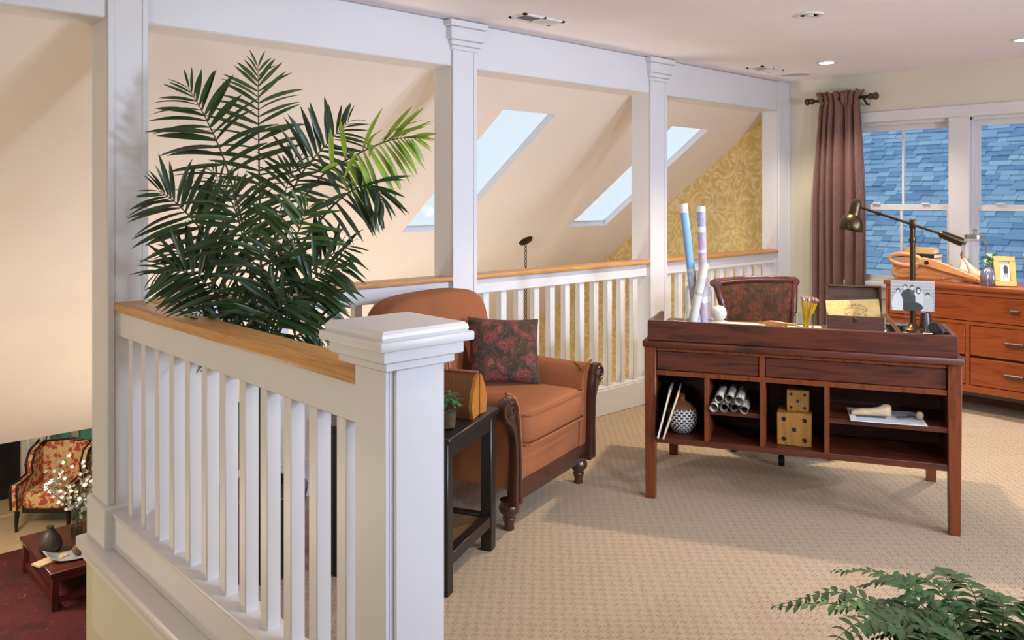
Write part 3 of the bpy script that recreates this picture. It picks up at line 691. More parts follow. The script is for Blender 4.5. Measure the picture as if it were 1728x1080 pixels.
B().lathe([(.006, -.06), (.013, -.045), (.017, -.02), (.014, .02), (.010, .05), (.008, .06)], seg=16, rot=Matrix.Rotation(R(90), 3, 'Y')).build('handle', wood('tool_handle', (150, 92, 50), (178, 118, 70), (4, 30, 30)), t)
for s_, e_ in ((-.082, -.058), (.058, .10)): B().cyl((s_, 0, 0), (e_, 0, 0), .007, .006, 12).build('ferrule', BRIGHTBRASS, t)
B().tube([(.1, 0, 0), (.135, 0, -.012), (.15, 0, -.02)], .003, 6).build('tip', STEEL, t)
B().tube([(-.10, 0, -.0), (-.082, 0, 0)], .004, 6).build('end_cap', BRIGHTBRASS, t)
# pencils
xp, zp = dkpx(1362, 545, .47)
t = thing('drinking_glass', 'clear drinking glass full of yellow pencils', 'glass', dk(xp-.012, .47, DZ+.003), DRZ)
B().lathe([(.0, .004), (.040, .004), (.046, .0), (.050, .10), (.048, .10), (.043, .008)], seg=28, caps=False).build('body', JARGLASS, t)
pm = B().lathe([(.0, 0), (.0035, .012), (.0036, .16)], seg=6).mesh('barrel', GOLDEN); pf = B().lathe([(.0038, .16), (.0038, .172)], seg=8).mesh('ferrule', STEEL); pe = B().lathe([(.0034, .172), (.0034, .182), (.0, .184)], seg=8).mesh('eraser', ERASER)
for k in range(17):
    t = thing('pencil', 'yellow pencil with pink eraser standing in the drinking glass', 'pencil', (0, 0, 0), 0, 'pencils in the glass')
    a = 2*math.pi*k/17+rm.random(); rb = .004+.022*rm.random(); rt = .010+.022*rm.random()
    p0 = dk(xp-.004+rb*math.cos(a+2.4)-.006, .47+rb*math.sin(a+2.4)*.6, DZ+.007); p1 = dk(xp+.006+rt*math.cos(a), .47+rt*math.sin(a)*.7, DZ+.11)
    t.location = p0; t.rotation_euler = (p1-p0).to_track_quat('Z', 'Y').to_euler()
    for m_, nm in ((pm, 'barrel'), (pf, 'ferrule'), (pe, 'eraser')): link(nm, m_, t)
# wooden box
xb, zb_ = dkpx(1440, 555, .44); wB = .262
t = thing('wooden_box', 'open dark wooden box with lid raised and old papers inside', 'box', dk(xb+.008, .50, DZ), DRZ)
b = B(); hb = .105; b.b2(-wB/2, wB/2, -.09, -.08, 0, hb); b.b2(-wB/2, wB/2, .08, .09, 0, hb); b.b2(-wB/2, -wB/2+.01, -.08, .08, 0, hb); b.b2(wB/2-.01, wB/2, -.08, .08, 0, hb); b.b2(-wB/2, wB/2, -.09, .09, 0, .008); b.build('case', BROWNW, t)
ld = B(); Lr = Matrix.Rotation(R(-14), 3, 'X')
def lb(c, s): ld.box(Matrix.Translation((0, .095, hb)).to_3x3() @ (Lr @ Vector(c))+Vector((0, .095, hb)), s, Lr)
lb((0, .012, .066), (wB, .008, .132)); lb((0, -.004, .128), (wB, .036, .008)); lb((-wB/2+.005, -.004, .066), (.01, .036, .132)); lb((wB/2-.005, -.004, .066), (.01, .036, .132))
ld.build('lid', BROWNW, t)
B().box((0, -.093, .088), (.016, .005, .022), None, .002).build('clasp', BRIGHTBRASS, t)
o = card('old_map', .25, .12, 30, 16, lambda u, v: (206+rm.randint(-12, 8), 178+rm.randint(-14, 8), 112+rm.randint(-16, 12)) if (u-.55)**2*3+(v-.4)**2 > .16 else rm.choice([(190, 158, 96), (160, 128, 78), (202, 170, 108)]), None); tag(o, 'yellowed engraved map sheet propped in the wooden box', 'paper')
o.matrix_world = Matrix.Translation(dk(xb+.005, .475, DZ+.075)) @ Matrix.Rotation(DRZ, 4, 'Z') @ Matrix.Rotation(R(-4), 4, 'Y') @ Matrix.Rotation(R(-38), 4, 'X')
# lamp
yl = .60; xl, zl = dkpx(1540, 560, yl)
lp = thing('desk_lamp', 'aged brass balance-arm desk lamp with a domed shade', 'lamp', dk(xl, yl, DZ), DRZ)
xt_, ztop = dkpx(1537, 378, yl); ztop -= DZ
B().lathe([(.0, 0), (.052, 0), (.052, .03), (.046, .036), (.03, .040), (.020, .052), (.014, .06)], seg=32).build('base', BRASS, lp)
B().cyl((0, 0, .05), (0, 0, ztop-.02), .0135, .0125, 18).build('pole', BRASS, lp)
B().lathe([(.016, 0), (.018, .01), (.016, .02)], (0, 0, ztop-.09), 16).build('collar', BRASS, lp)
B().box((0, 0, ztop), (.03, .03, .045), None, .004, 2).build('pivot', BRASS, lp)
def la(px, py, yo=0):
    x, z = dkpx(px, py, yl+yo); return Vector((x-xl, yo, z-DZ))
a0, a1, ah = la(1449, 349), la(1588, 395), la(1624, 409)
B().tube([a0, (a0+a1)/2, a1], .0062, 10).build('arm', BRASS, lp)
B().tube([a0+(a1-a0)*.22, a0+(a1-a0)*.27], .010, 10).build('arm_collar', BRASS, lp)
cw = B(); cw.tube([a1-(ah-a1)*.1, a1, a1+(ah-a1)*.9, ah], [.010, .019, .022, .021], 16); cw = cw.build('counterweight', BRASS, lp)
B().tube([ah, ah+(ah-a1)*.16], [.009, .006], 10).build('knob', BLACK, cw)
hd = la(1436, 385); top_ = la(1449, 326); ax = (top_-hd).normalized(); Ls = (top_-hd).length
sd = B(); sd.lathe([(.058, -.012), (.062, 0), (.058, .03), (.046, .055), (.030, .068), (.027, .10), (.026, .13), (.016, .148), (.006, .152)], hd, 28, rot=ax.to_track_quat('Z', 'Y').to_matrix(), caps=False)
sd = sd.build('lamp_shade', BRASS, lp); md = sd.modifiers.new('thickness', 'SOLIDIFY'); md.thickness = .002
B().tube([top_-ax*.01, top_+ax*.012], [.006, .004], 10).build('switch_knob', plain('copper', (140, 80, 56), .3, .8), lp)
B().sell(hd+ax*.02, (.024, .024, .03), 1, 1, nu=16, nv=10).build('bulb', plain('bulb_glass_off', (230, 226, 214), .2), lp)
# photo card in holder
def family(u, v):
    u0, v0 = u, v
    def el(cx, cy, a, b): return ((u-cx)/a)**2+((v-cy)/b)**2 < 1
    g = 176+12*math.sin(v*60)-30*(1-v)
    if el(.62, .28, .17, .45): g = 196
    if el(.40, .40, .17, .34): g = 62
    if el(.50, .12, .24, .18): g = 52
    if el(.16, .22, .13, .36): g = 206
    if el(.86, .22, .12, .34): g = 178
    if el(.50, .64, .05, .12): g = 80
    if el(.63, .68, .06, .12): g = 70
    for cx, cy, g2 in ((.335, .76, 202), (.17, .62, 200), (.49, .75, 196), (.64, .66, 206), (.845, .5, 190)):
        if el(cx, cy+.05, .045, .075): g = 70
        if el(cx, cy, .036, .065): g = g2
    return (g, g, g-4)
yp = .50; xa, za = dkpx(1503, 523, yp); xc, zc = dkpx(1577, 475, yp)
ph = thing('photo_holder', 'black and white family photograph on a wire stand with white cube feet', 'photo stand', dk((xa+xc)/2, yp, DZ), DRZ)
pc = card('photograph', xc-xa, zc-za, 74, 48, family, ph); pc.location = (0, 0, za-DZ)
for px in (1528, 1562):
    x, z = dkpx(px, 556, yp); x -= (xa+xc)/2
    B().box((x, .0, .012+.08), (.02, .02, .024), None, .002)
    ft = B().box((x, .012, .012), (.022, .022, .024), None, .002).build('cube_foot', WPAPER, ph)
    B().tube([(x, .012, .02), (x+.004, .008, .07), (x-.004, .006, za-DZ+.03)], .0016, 6).build('wire', STEEL, ft)
x, z = dkpx(1522, 548, .66)
t = thing('round_dish', 'low black round dish behind the photo stand', 'dish', dk(x-.02, .66, DZ+.003), DRZ); B().lathe([(.0, 0), (.05, 0), (.056, .006), (.058, .04)], seg=32, caps=False).build('body', BLACK, t); B().lathe([(.0, .03), (.055, .032), (.058, .04)], seg=32, caps=False).build('lens_top', plain('grey_mirror', (150, 160, 176), .12, .6), t)
x, z = dkpx(1562, 535, .70)
t = tag(B().lathe([(.034, 0), (.034, .02), (.026, .08), (.022, .1), (.015, .105), (.0, .106)], seg=24).build('tapered_bottle', plain('dark_brown_bottle', (46, 30, 26), .3)), 'dark brown tapered bottle behind the photo stand', 'bottle'); t.location = dk(x, .70, DZ)
xs_, zs_ = dkpx(1578, 562, .0); sa, sb_ = dk(xs_, .0, .861+.026), dk(xs_+.08, .22, DZ+.05)
t = thing('spyglass', 'short black spyglass resting on the gallery edge of the desk', 'spyglass', sa, 0)
dirv = (sb_-sa).normalized(); qm = dirv.to_track_quat('Z', 'Y').to_matrix()
B().lathe([(.0, -.03), (.021, -.03), (.024, -.024), (.024, .03), (.019, .035), (.019, .09)], seg=24, rot=qm).build('barrel', BLACK, t); B().lathe([(.0195, .045), (.0205, .047), (.0205, .07), (.0195, .072)], seg=24, rot=qm, caps=False).build('chrome_ring', STEEL, t); B().lathe([(.016, .09), (.016, .16), (.018, .165)], seg=24, rot=qm).build('eyepiece', BLACK, t)
o = B().box((0, 0, 0), (.02, .006, .14), None, .001).build('wooden_ruler', wood('ruler_wood', (120, 78, 46), (150, 100, 62), (30, 30, 4))); tag(o, 'short brown wooden ruler leaning on the box end', 'ruler'); o.matrix_world = Matrix.Translation(dk(xb+.185, .47, DZ+.06)) @ Matrix.Rotation(DRZ, 4, 'Z') @ Matrix.Rotation(R(-36), 4, 'Y')

# ================================================================== DESK CHAIR
ca, cb = at_z(1214, 476, .955), at_z(1353, 472, .955); cex = (cb-ca); cw_ = cex.length; cex.normalize(); crz = math.atan2(cex.y, cex.x); cmid = (ca+cb)/2; cmid.z = 0
dc = thing('desk_chair', 'mahogany desk chair with a paisley padded back behind the desk', 'chair', cmid, crz)   # local -y faces the desk
hw_ = cw_/2
def lean(z): return .10*(z-.45)
for s_ in (-1, 1):
    pts = [(s_*(hw_-.085), -.015, .42), (s_*(hw_-.075), -.01, .55), (s_*(hw_-.056), .01, .68), (s_*(hw_-.036), .03, .82), (s_*(hw_-.016), .055, .92), (s_*(hw_-.008), .07, .945)]
    B().tube(pts, [.022, .022, .022, .022, .023, .020], 10).build('back_post', DARKMAHOG, dc)
b = B(); b.tube([(-hw_+.004+(2*hw_-.008)*i/10, .066, .945+.012*math.sin(math.pi*i/10)) for i in range(11)], .024, 12); b.build('top_rail', DARKMAHOG, dc)
for s_ in (-1, 1): B().cyl((s_*(hw_-.012), .035, .938), (s_*(hw_-.012), .10, .938), .022, .022, 18).build('scroll_end', DARKMAHOG, dc)
b = B(); nz_ = 12
for side in (0, 1):
    pass
V = []
for j in range(nz_+1):
    z = .50+.45*j/nz_; hwz = hw_-.090+.075*((z-.45)/.48)**1.3
    V.append([(x*hwz, .0+.055*((z-.5)/.45)**1.5-.022*(1-x**2)*(1-((2*j/nz_)-1)**4), z) for x in [-1+2*i/12 for i in range(13)]])
vv = [[b.bm.verts.new(p) for p in row] for row in V]
for j in range(nz_):
    for i in range(12): b.bm.faces.new((vv[j][i], vv[j][i+1], vv[j+1][i+1], vv[j+1][i]))
bmesh.ops.solidify(b.bm, geom=b.bm.faces[:], thickness=-.03); b.build('back_pad', PAISLEY2, dc, ang=60)
B().tube([(-hw_+.085, -.01, .49), (hw_-.085, -.01, .49)], .018, 10).build('lower_rail', DARKMAHOG, dc)
B().sell((0, -.24, .455), (.235, .22, .045), .35, .35).build('seat', PAISLEY2, dc, ang=60)
B().box((0, -.24, .405), (.44, .40, .04), None, .006).build('seat_frame', DARKMAHOG, dc)
B().cyl((0, -.2, .10), (0, -.2, .39), .03, .03, 18).build('swivel_column', BLACK, dc)
for k in range(5):
    a = 2*math.pi*k/5+math.atan2(-cmid.y, -cmid.x)-crz; d = Vector((math.cos(a), math.sin(a), 0)); c0 = Vector((0, -.2, 0))
    lg = B().tube([c0+Vector((0, 0, .12)), c0+d*.14+Vector((0, 0, .10)), c0+d*.27+Vector((0, 0, .07))], [.026, .022, .018], 8).build('base_leg', DARKMAHOG, dc)
    p = c0+d*.27; B().cyl(p+Vector((-d.y, d.x, 0))*.016+Vector((0, 0, .028)), p-Vector((-d.y, d.x, 0))*.016+Vector((0, 0, .028)), .028, .028, 16).build('caster', BLACK, lg)

# ================================================================== DRESSER
DX, DTOP = 6.0, .862
dr = thing('dresser', 'cherry wood dresser with dark metal pulls under the windows', 'dresser', (DX, 1.70, 0))
y0, y1 = -.84, .838
B().b2(-.0, .555, y0, y1, DTOP-.03, DTOP, .004, 2).build('dresser_top', CHERRY, dr)
b = B(); b.b2(.02, .04, y1-.03, y1-.012, .15, DTOP-.03); b.b2(.02, .04, y0+.012, y0+.03, .15, DTOP-.03)
b.b2(.04, .54, y1-.032, y1-.012, .15, DTOP-.03); b.b2(.04, .54, y0+.012, y0+.032, .15, DTOP-.03); b.b2(.04, .54, y0+.02, y1-.02, .15, .17); b.b2(.53, .54, y0+.02, y1-.02, .15, DTOP-.03); b.b2(.02, .045, y0+.03, y1-.03, DTOP-.065, DTOP-.03)
b.b2(.02, .045, y0+.03, y1-.03, .60, .622); b.b2(.02, .045, y0+.03, y1-.03, .15, .195); b.build('case', CHERRY, dr)
B().b2(.05, .07, y0+.03, y1-.03, .19, DTOP-.06).build('drawer_void', DARKIN, dr)
for yy in (.285, -.285): B().b2(.02, .045, yy-.012, yy+.012, .195, .60).build('stile', CHERRY, dr)
def drawer(ya, yb, za, zb, pull=.105):
    d_ = B().b2(.022, .05, ya+.004, yb-.004, za+.004, zb-.004, .003).build('drawer', CHERRY, dr)
    ym, zm = (ya+yb)/2, (za+zb)/2; b = B(); b.prism([(.022, zm+.010), (-.006, zm+.014), (-.010, zm+.008), (-.006, zm-.006), (.0, zm-.010), (.004, zm+.002), (.022, zm+.002)], ym-pull/2, ym+pull/2, 'xz'); b.build('pull', STEELD, d_)
drawer(y0+.03, y1-.03, .622, DTOP-.065, .05)
for ya, yb in ((y0+.03, -.297), (-.273, .273), (.297, y1-.03)):
    drawer(ya, yb, .195, .385); drawer(ya, yb, .393, .60)
for sx in (.05, .51):
    for yy in (y0+.06, y1-.06): leg_bm(sx-.022, sx+.022, yy-.022, yy+.022, .15, .7).build('leg', CHERRY, dr)

# --- things on the dresser
def dz(px, py, X): p = at_x(px, py, X); return p
def book(label, loc, rz, w_, d_, h_, cm, group='books stacked on the dresser'):
    t = thing('book', label, 'book', loc, rz, group)
    B().b2(-w_/2+.003, w_/2-.004, -d_/2+.003, d_/2, .003, h_-.003).build('pages', PAPER, t)
    b = B(); b.b2(-w_/2, w_/2, -d_/2, d_/2, 0, .003); b.b2(-w_/2, w_/2, -d_/2, d_/2, h_-.003, h_); b.b2(-w_/2, w_/2, -d_/2-.003, -d_/2, 0, h_); b.build('cover', cm, t); return t
BX = 6.38; YB = at_x(1556, 460, BX).y; brz = R(-90)
z0 = DTOP
CORK = plain('tan_book_cloth', (206, 166, 110), .7); 
t = thing('wooden_tray_box', 'pale wooden box beneath the stacked books on the dresser', 'box', (BX, YB, z0), brz); B().b2(-.17, .17, -.10, .10, 0, .085, .004).build('case', PALEW, t); B().b2(-.175, .175, -.105, .105, .085, .105, .004).build('lid', PALEW, t)
z0 += .105
book('thick book with red and white spine in the dresser stack', (BX, YB+.02, z0), brz, .26, .17, .044, plain('red_white_cover', (196, 150, 140), .6, var=.2, vscale=25)); z0 += .044
book('black-spined book in the dresser stack', (BX, YB+.02, z0), brz, .27, .17, .032, plain('black_cover', (34, 32, 36), .5, var=.3, vscale=40)); z0 += .032
book('small tan book on top of the dresser stack', (BX, YB+.0, z0), brz+R(6), .2, .14, .04, CORK)
# giant wooden scissors
SX = 6.17
def sp_(px, py): p = at_x(px, py, SX); return p
s0 = sp_(1578, 462)
sc = thing('wooden_scissors', 'oversized carved wooden scissors lying on the dresser', 'scissors', (SX, s0.y, DTOP), R(-90))   # local x runs along -Y (to the window end)
def sl(px, py): p = sp_(px, py); return (s0.y-p.y, p.z-DTOP)
def ring_handle(cx, cz, a, c, tilt, y0_, th):
    pts = []
    for i in range(24):
        an = 2*math.pi*i/24; x, z = a*math.cos(an), c*math.sin(an); pts.append((cx+x*math.cos(tilt)-z*math.sin(tilt), y0_, cz+x*math.sin(tilt)+z*math.cos(tilt)))
    return B().tube(pts, th, 10, True)
x1_, z1_ = sl(1530, 444); x2_, z2_ = sl(1532, 466); xp_, zp_ = sl(1560, 449); xe, ze = sl(1655, 472); 
x2_ = sl(1523, 462)[0]
ring_handle(x1_, .142, .112, .040, R(-4), -.02, .016).build('handle', PALEW, sc); ring_handle(x2_+.01, .056, .085, .036, R(6), .02, .0155).build('handle', PALEW, sc)
b = B(); b.prism([(x1_+.085, .115), (x1_+.10, .15), (xp_+.0, .165), (xp_+.08, .152), (xp_+.25, .09), (xe, .042), (xe+.01, .022), (xp_+.22, .055), (xp_+.04, .10)], -.04, -.008, 'xz', .004); b.build('blade', PALEW, sc)
b = B(); b.prism([(x2_+.075, .038), (x2_+.085, .076), (xp_-.0, .112), (xp_+.08, .108), (xp_+.26, .05), (xe-.01, .024), (xe-.01, .006), (xp_+.24, .018), (xp_+.06, .045)], .0, .032, 'xz', .004); b.build('blade', PALEW, sc)
B().cyl((xp_+.03, -.05, .13), (xp_+.03, -.03, .13), .014, .014, 16).build('pivot_bolt', BLACK, sc)
# glass jars and gourds
p = at_x(1640, 470, 6.42)
t = thing('lidded_glass_jar', 'tall clear glass jar with metal lid on the dresser', 'jar', (6.42, p.y-.02, DTOP))
B().lathe([(.0, .003), (.078, .003), (.086, .01), (.086, .25), (.074, .275), (.06, .283), (.06, .30)], seg=32, caps=False).build('body', JARGLASS, t)
B().lathe([(.066, .298), (.066, .325), (.05, .33), (.012, .334), (.009, .35), (.015, .36), (.0, .372)], seg=28).build('lid', STEEL, t); B().lathe([(.0865, .247), (.0875, .25), (.0865, .253)], seg=32, caps=False).build('neck_ring', JARGLASS, t)
def gourd(label, px, lean_, s_, m, X=6.22):
    p = at_x(px, 465, X); t = thing('dried_gourd', label, 'gourd', (X, p.y, DTOP), 0, 'dried gourds on the dresser')
    pr = [(.0, 0), (.03, .004), (.044, .03), (.046, .05), (.036, .08), (.02, .105), (.012, .13), (.009, .16)]
    b = B(); b.lathe([(r*s_, z*s_) for r, z in pr], seg=20)
    for v in b.bm.verts: k = max(0, v.co.z-.06*s_); v.co.y += lean_*k*1.1
    b.build('body', m, t); q = .16*s_; yb = lean_*(q-.06*s_)*1.1
    B().tube([(0, yb, q-.006), (0, yb+lean_*.02, q+.02), (0, yb+lean_*.01, q+.045)], [.008*s_, .006, .004], 8).build('stem', plain('dry_stem', (112, 70, 40), .8), t)
gourd('cream gourd with a straight neck standing behind the scissors tip', 1628, .15, 1.0, plain('cream_gourd', (228, 216, 196), .5), 6.30); gourd('tan gourd with a leaning neck beside the ribbed vase', 1648, .75, 1.05, plain('tan_gourd', (204, 176, 146), .5, var=.2, vscale=30), 6.24)
p = at_x(1668, 478, 6.10)
t = thing('ribbed_vase', 'grey swirl-ribbed ceramic vase on the dresser', 'vase', (6.10, p.y, DTOP))
b = B(); seg = 72; pr = [(.040, 0), (.046, .01), (.048, .05), (.045, .085), (.036, .105), (.022, .115), (.018, .128), (.021, .134), (.015, .134), (.012, .118)]; b.lathe(pr, seg=seg, caps=False)
for v in b.bm.verts:
    if v.co.z < .112:
        a = math.atan2(v.co.y, v.co.x); k = 1+.07*math.sin(12*(a+v.co.z*12)); v.co.x *= k; v.co.y *= k
b.build('body', plain('grey_lustre_glaze', (128, 128, 142), .28, .5), t, ang=60)
# small leafy plant
def leaf_unit(L, w_, m, droop=.25, n=5, name='leaf'):
    b = B(); rows = []
    for i in range(n+1):
        s_ = i/n; ww = w_*math.sin(math.pi*min(1, s_*.92+.08))**.8*(1 if i < n else 0); x = L*s_; z = -droop*L*s_*s_
        rows.append([b.bm.verts.new((x, -ww, z+ww*.35)), b.bm.verts.new((x, 0, z)), b.bm.verts.new((x, ww, z+ww*.35))])
    for i in range(n):
        for k in (0, 1): b.bm.faces.new((rows[i][k], rows[i][k+1], rows[i+1][k+1], rows[i+1][k]))
    return b.mesh(name, m, 80)
p = at_x(1672, 476, 6.30); lf = leaf_unit(.045, .013, plain('pale_green_leaf', (140, 170, 132), .5, var=.25, vscale=60), .3, 4)
t = thing('potted_plant', 'small leafy green and white plant between vase and picture frame', 'plant', (6.30, p.y, DTOP)); B().lathe([(.03, 0), (.04, .06), (.038, .064), (.03, .058)], seg=20).build('pot', CERAM, t)
rg = random.Random(2)
for k in range(34):
    st = None; a = rg.random()*6.28; r_ = rg.random()*.05; link('leaf', lf, t, (r_*math.cos(a), r_*math.sin(a), .08+rg.random()*.12), (0, R(rg.uniform(-60, 10)), a))
B().lathe([(.0, .056), (.034, .058)], seg=16, caps=False).build('soil', SOIL, t)
for k in range(6): a = k; B().tube([(0, 0, .05), (.03*math.cos(a), .03*math.sin(a), .17)], .002, 5).build('stem', STEMG, t)
# picture frames
def frame(label, px, py, w_, h_, X, rz, inner):
    p = at_x(px, py, X); t = thing('picture_frame', label, 'picture frame', (X, p.y, DTOP+.001), rz, 'picture frames on the dresser'); t.rotation_euler = (R(-14), 0, rz)
    GF = plain('gold_frame_%d' % px, (214, 172, 92), .4, .1); b = B(); f_ = .034
    b.b2(-w_/2, w_/2, -.016, .0, 0, f_, .003); b.b2(-w_/2, w_/2, -.016, .0, h_-f_, h_, .003); b.b2(-w_/2, -w_/2+f_, -.016, .0, f_, h_-f_, .003); b.b2(w_/2-f_, w_/2, -.016, .0, f_, h_-f_, .003); b.build('frame', GF, t)
    B().b2(-w_/2, w_/2, 0, .008, 0, h_).build('backing', BLACK, t)
    o = card('mat_and_photo', w_-2*f_, h_-2*f_, 20, 28, inner, t, .001); o.location = (0, -.004, f_)
    B().box((0, .05, h_*.33), (.05, .004, h_*.68), Matrix.Rotation(R(28), 3, 'X')).build('easel_back', BLACK, t)
def pic(u, v):
    if not (.3 < u < .86 and .16 < v < .86): return (232, 230, 226)
    if v < .4: return (190, 190, 192) if rm.random() < .7 else (120, 120, 124)
    return (60, 64, 66) if (u-.62)**2+(v-.58)**2 < .06 else (200, 202, 204)
frame('gold picture frame with white mat and small landscape photo', 1697, 479, .128, .20, 6.12, R(-58), pic); frame('gold picture frame standing beyond the landscape photo frame', 1752, 476, .15, .22, 6.22, R(-62), pic)

# ================================================================== CURTAIN
rod = thing('curtain_rod', 'dark bronze curtain rod with double ball finials', 'curtain rod', (6.5, 3.09, 2.25))
B().cyl((0, -.245, 0), (0, .245, 0), .012, .012, 14).build('rod', BRONZE, rod)
for s_ in (-1, 1):
    b = B(); b.sell((0, s_*.245, 0), (.026, .022, .026), 1, 1, nu=16, nv=10); b.sell((0, s_*.283, 0), (.03, .024, .03), 1, 1, nu=16, nv=10); b.build('finial', plain('carved_finial_%d' % s_, (64, 46, 32), .5), rod)
for yy in (-.19,): B().tube([(.1, yy, -.05), (.06, yy, -.055), (.02, yy, -.03), (0, yy, -.012)], .008, 8).build('bracket', BRONZE, rod)
b = B(); nu, nv = 130, 44; rows = []
for j in range(nv+1):
    s_ = j/nv; z = .015+(2.31-.015)*s_**.8; top = max(0, (z-2.245)/.065); k = 1-s_
    wy = .158+.045*min(1, k*2.2)**.8+.034*(top > 0)*top; amp = (.018+.034*min(1, k*3)) if z < 2.235 else .014+.026*top
    row = []
    for i in range(nu+1):
        u = i/nu; ph_ = u*math.pi*2*(7 if z > 2.2 else 5.5)+1.5*math.sin(u*8)+.35*math.sin(k*3+u*5)
        x = amp*math.sin(ph_)+.006*math.sin(ph_*2.3+k*4)
        if 2.235 <= z <= 2.262: x *= .9
        if z > 2.262: x = x*1.1+.010*math.sin(u*70)
        row.append(b.bm.verts.new((x, (u-.5)*2*wy+.006*math.cos(ph_), z+(.008*math.sin(ph_*1.7) if top > .4 else 0))))
    rows.append(row)
for j in range(nv):
    for i in range(nu): b.bm.faces.new((rows[j][i], rows[j][i+1], rows[j+1][i+1], rows[j+1][i]))
cu = b.build('curtain', CURTAIN, None, (6.5, 3.098, 0), ang=80); tag(cu, 'floor-length mauve brown curtain gathered on a rod', 'curtain')
md = cu.modifiers.new('cloth_thickness', 'SOLIDIFY'); md.thickness = .003

# ================================================================== ARMCHAIR
AC = Vector((2.785, 2.757, 0)); arz = math.atan2(.192, .646)
ac = thing('armchair', 'rust suede rolled-arm armchair with carved wood trim', 'armchair', AC, arz)   # local +y to the back
B().sell((0, .33, .285), (.37, .36, .115), .18, .18).build('seat_base', SUEDE, ac, ang=60)
B().b2(-.385, .385, -.045, -.01, .125, .205, .008, 2).build('front_rail', MAHOG, ac)
def puff(q):
    q.z += .012*(1-(q.x/.3)**2)*(1 if q.z > 0 else 0); return q
B().sell((0, .25, .425), (.30, .315, .078), .28, .2, fn=puff).build('seat_cushion', SUEDE, ac, ang=70)
pp = [(-.295, -.062), (.295, -.062)]
cu_ = ac.children[-1]
for zz in (.49, .358): B().tube([(-.285, -.045, zz), (-.27, -.064, zz), (0, -.067, zz), (.27, -.064, zz), (.285, -.045, zz)], .005, 6).build('piping', SUEDE, cu_)
# arms: section of a rolled arm, swept to the back
sec = [(.285, .20), (.290, .36), (.300, .47), (.318, .545), (.350, .588), (.395, .604), (.440, .596), (.472, .570), (.482, .535), (.468, .502), (.440, .480), (.412, .45), (.398, .38), (.392, .28), (.390, .19)]
for s_ in (-1, 1):
    b = B(); rows = []; N = 14
    for j in range(N+1):
        y = -.035+.72*j/N; up_ = .05*(j/N)**2; inn = .03*max(0, (j/N-.6)/.4)
        row = []
        for (x, z) in sec:
            k = max(0, (z-.2)/.4); row.append(b.bm.verts.new((s_*(x-.02*(j/N)*k-inn), y, z+up_*k)))
        rows.append(row)
    for j in range(N):
        for i in range(len(sec)): 
            k = (i+1) % len(sec); b.bm.faces.new((rows[j][i], rows[j][k], rows[j+1][k], rows[j+1][i]))
    b.bm.faces.new(rows[0]); b.bm.faces.new(list(reversed(rows[-1])))
    bmesh.ops.recalc_face_normals(b.bm, faces=b.bm.faces[:])
    arm = b.build('arm', SUEDE, ac, ang=60)
    for q in range(3): B().tube([(s_*(.33+.035*q), -.03+.02*q, .575+.014*q), (s_*(.36+.03*q), .01, .598-.002*q), (s_*(.40+.024*q), .07+.02*q, .602-.006*q)], .0035, 6).build('pleat', SUEDE, arm)
    # carved S-shaped show-wood on the arm front
    outl = [(.340, .125), (.404, .125), (.404, .20), (.400, .30), (.403, .38), (.415, .44), (.440, .480), (.474, .502), (.494, .530), (.494, .566), (.472, .594), (.438, .602), (.408, .592), (.386, .560), (.370, .50), (.361, .40), (.358, .30), (.352, .22)]
    b = B(); b.prism([(s_*x, z) for x, z in outl], -.072, -.030, 'xz', .008, 2); tw = b.build('arm_trim', MAHOG, ac)
    sp_pts = []
    for i in range(26):
        a = R(200)-i*R(26); r_ = .044*(1-i/30); sp_pts.append((s_*(.448+r_*math.cos(a)*1.0), -.074, .545+r_*math.sin(a)))
    B().tube(sp_pts, .006, 6).build('scroll', MAHOG, tw)
    B().tube([(s_*.376, -.074, .14), (s_*.374, -.074, .28), (s_*.380, -.074, .40), (s_*.394, -.074, .48), (s_*.41, -.074, .53)], .006, 6).build('bead', MAHOG, tw)
    B().tube([(s_*x, -.033, z) for x, z in [(.312, .2), (.318, .3), (.324, .4), (.334, .49), (.352, .56), (.384, .6), (.43, .614)]], .006, 6).build('piping', SUEDE, arm)
    B().lathe([(.022, 0), (.024, .006), (.020, .02), (.030, .05), (.026, .056), (.028, .064), (.044, .082), (.046, .10), (.036, .118), (.042, .13)], (s_*.345, .0, 0), 20).build('leg', MAHOG, ac)
    B().tube([(s_*.32, .66, 0), (s_*.32, .65, .08), (s_*.32, .63, .2)], [.018, .022, .026], 8).build('leg', MAHOG, ac)
# back
def backshape(q):
    # q.x width, q.y thickness, q.z height (-.36 .. .36)
    s_ = (q.z+.36)/.72; q.x *= 1+.06*s_; q.z += -.05*(abs(q.x)/.44)**3*max(0, s_-.4); q.y += .08*s_; q.y -= .03*(abs(q.x)/.44)**2*(1-s_); return q
B().sell((-.045, .58, .60), (.42, .105, .375), .34, .42, nu=44, nv=26, fn=backshape).build('backrest', SUEDE, ac, ang=70)
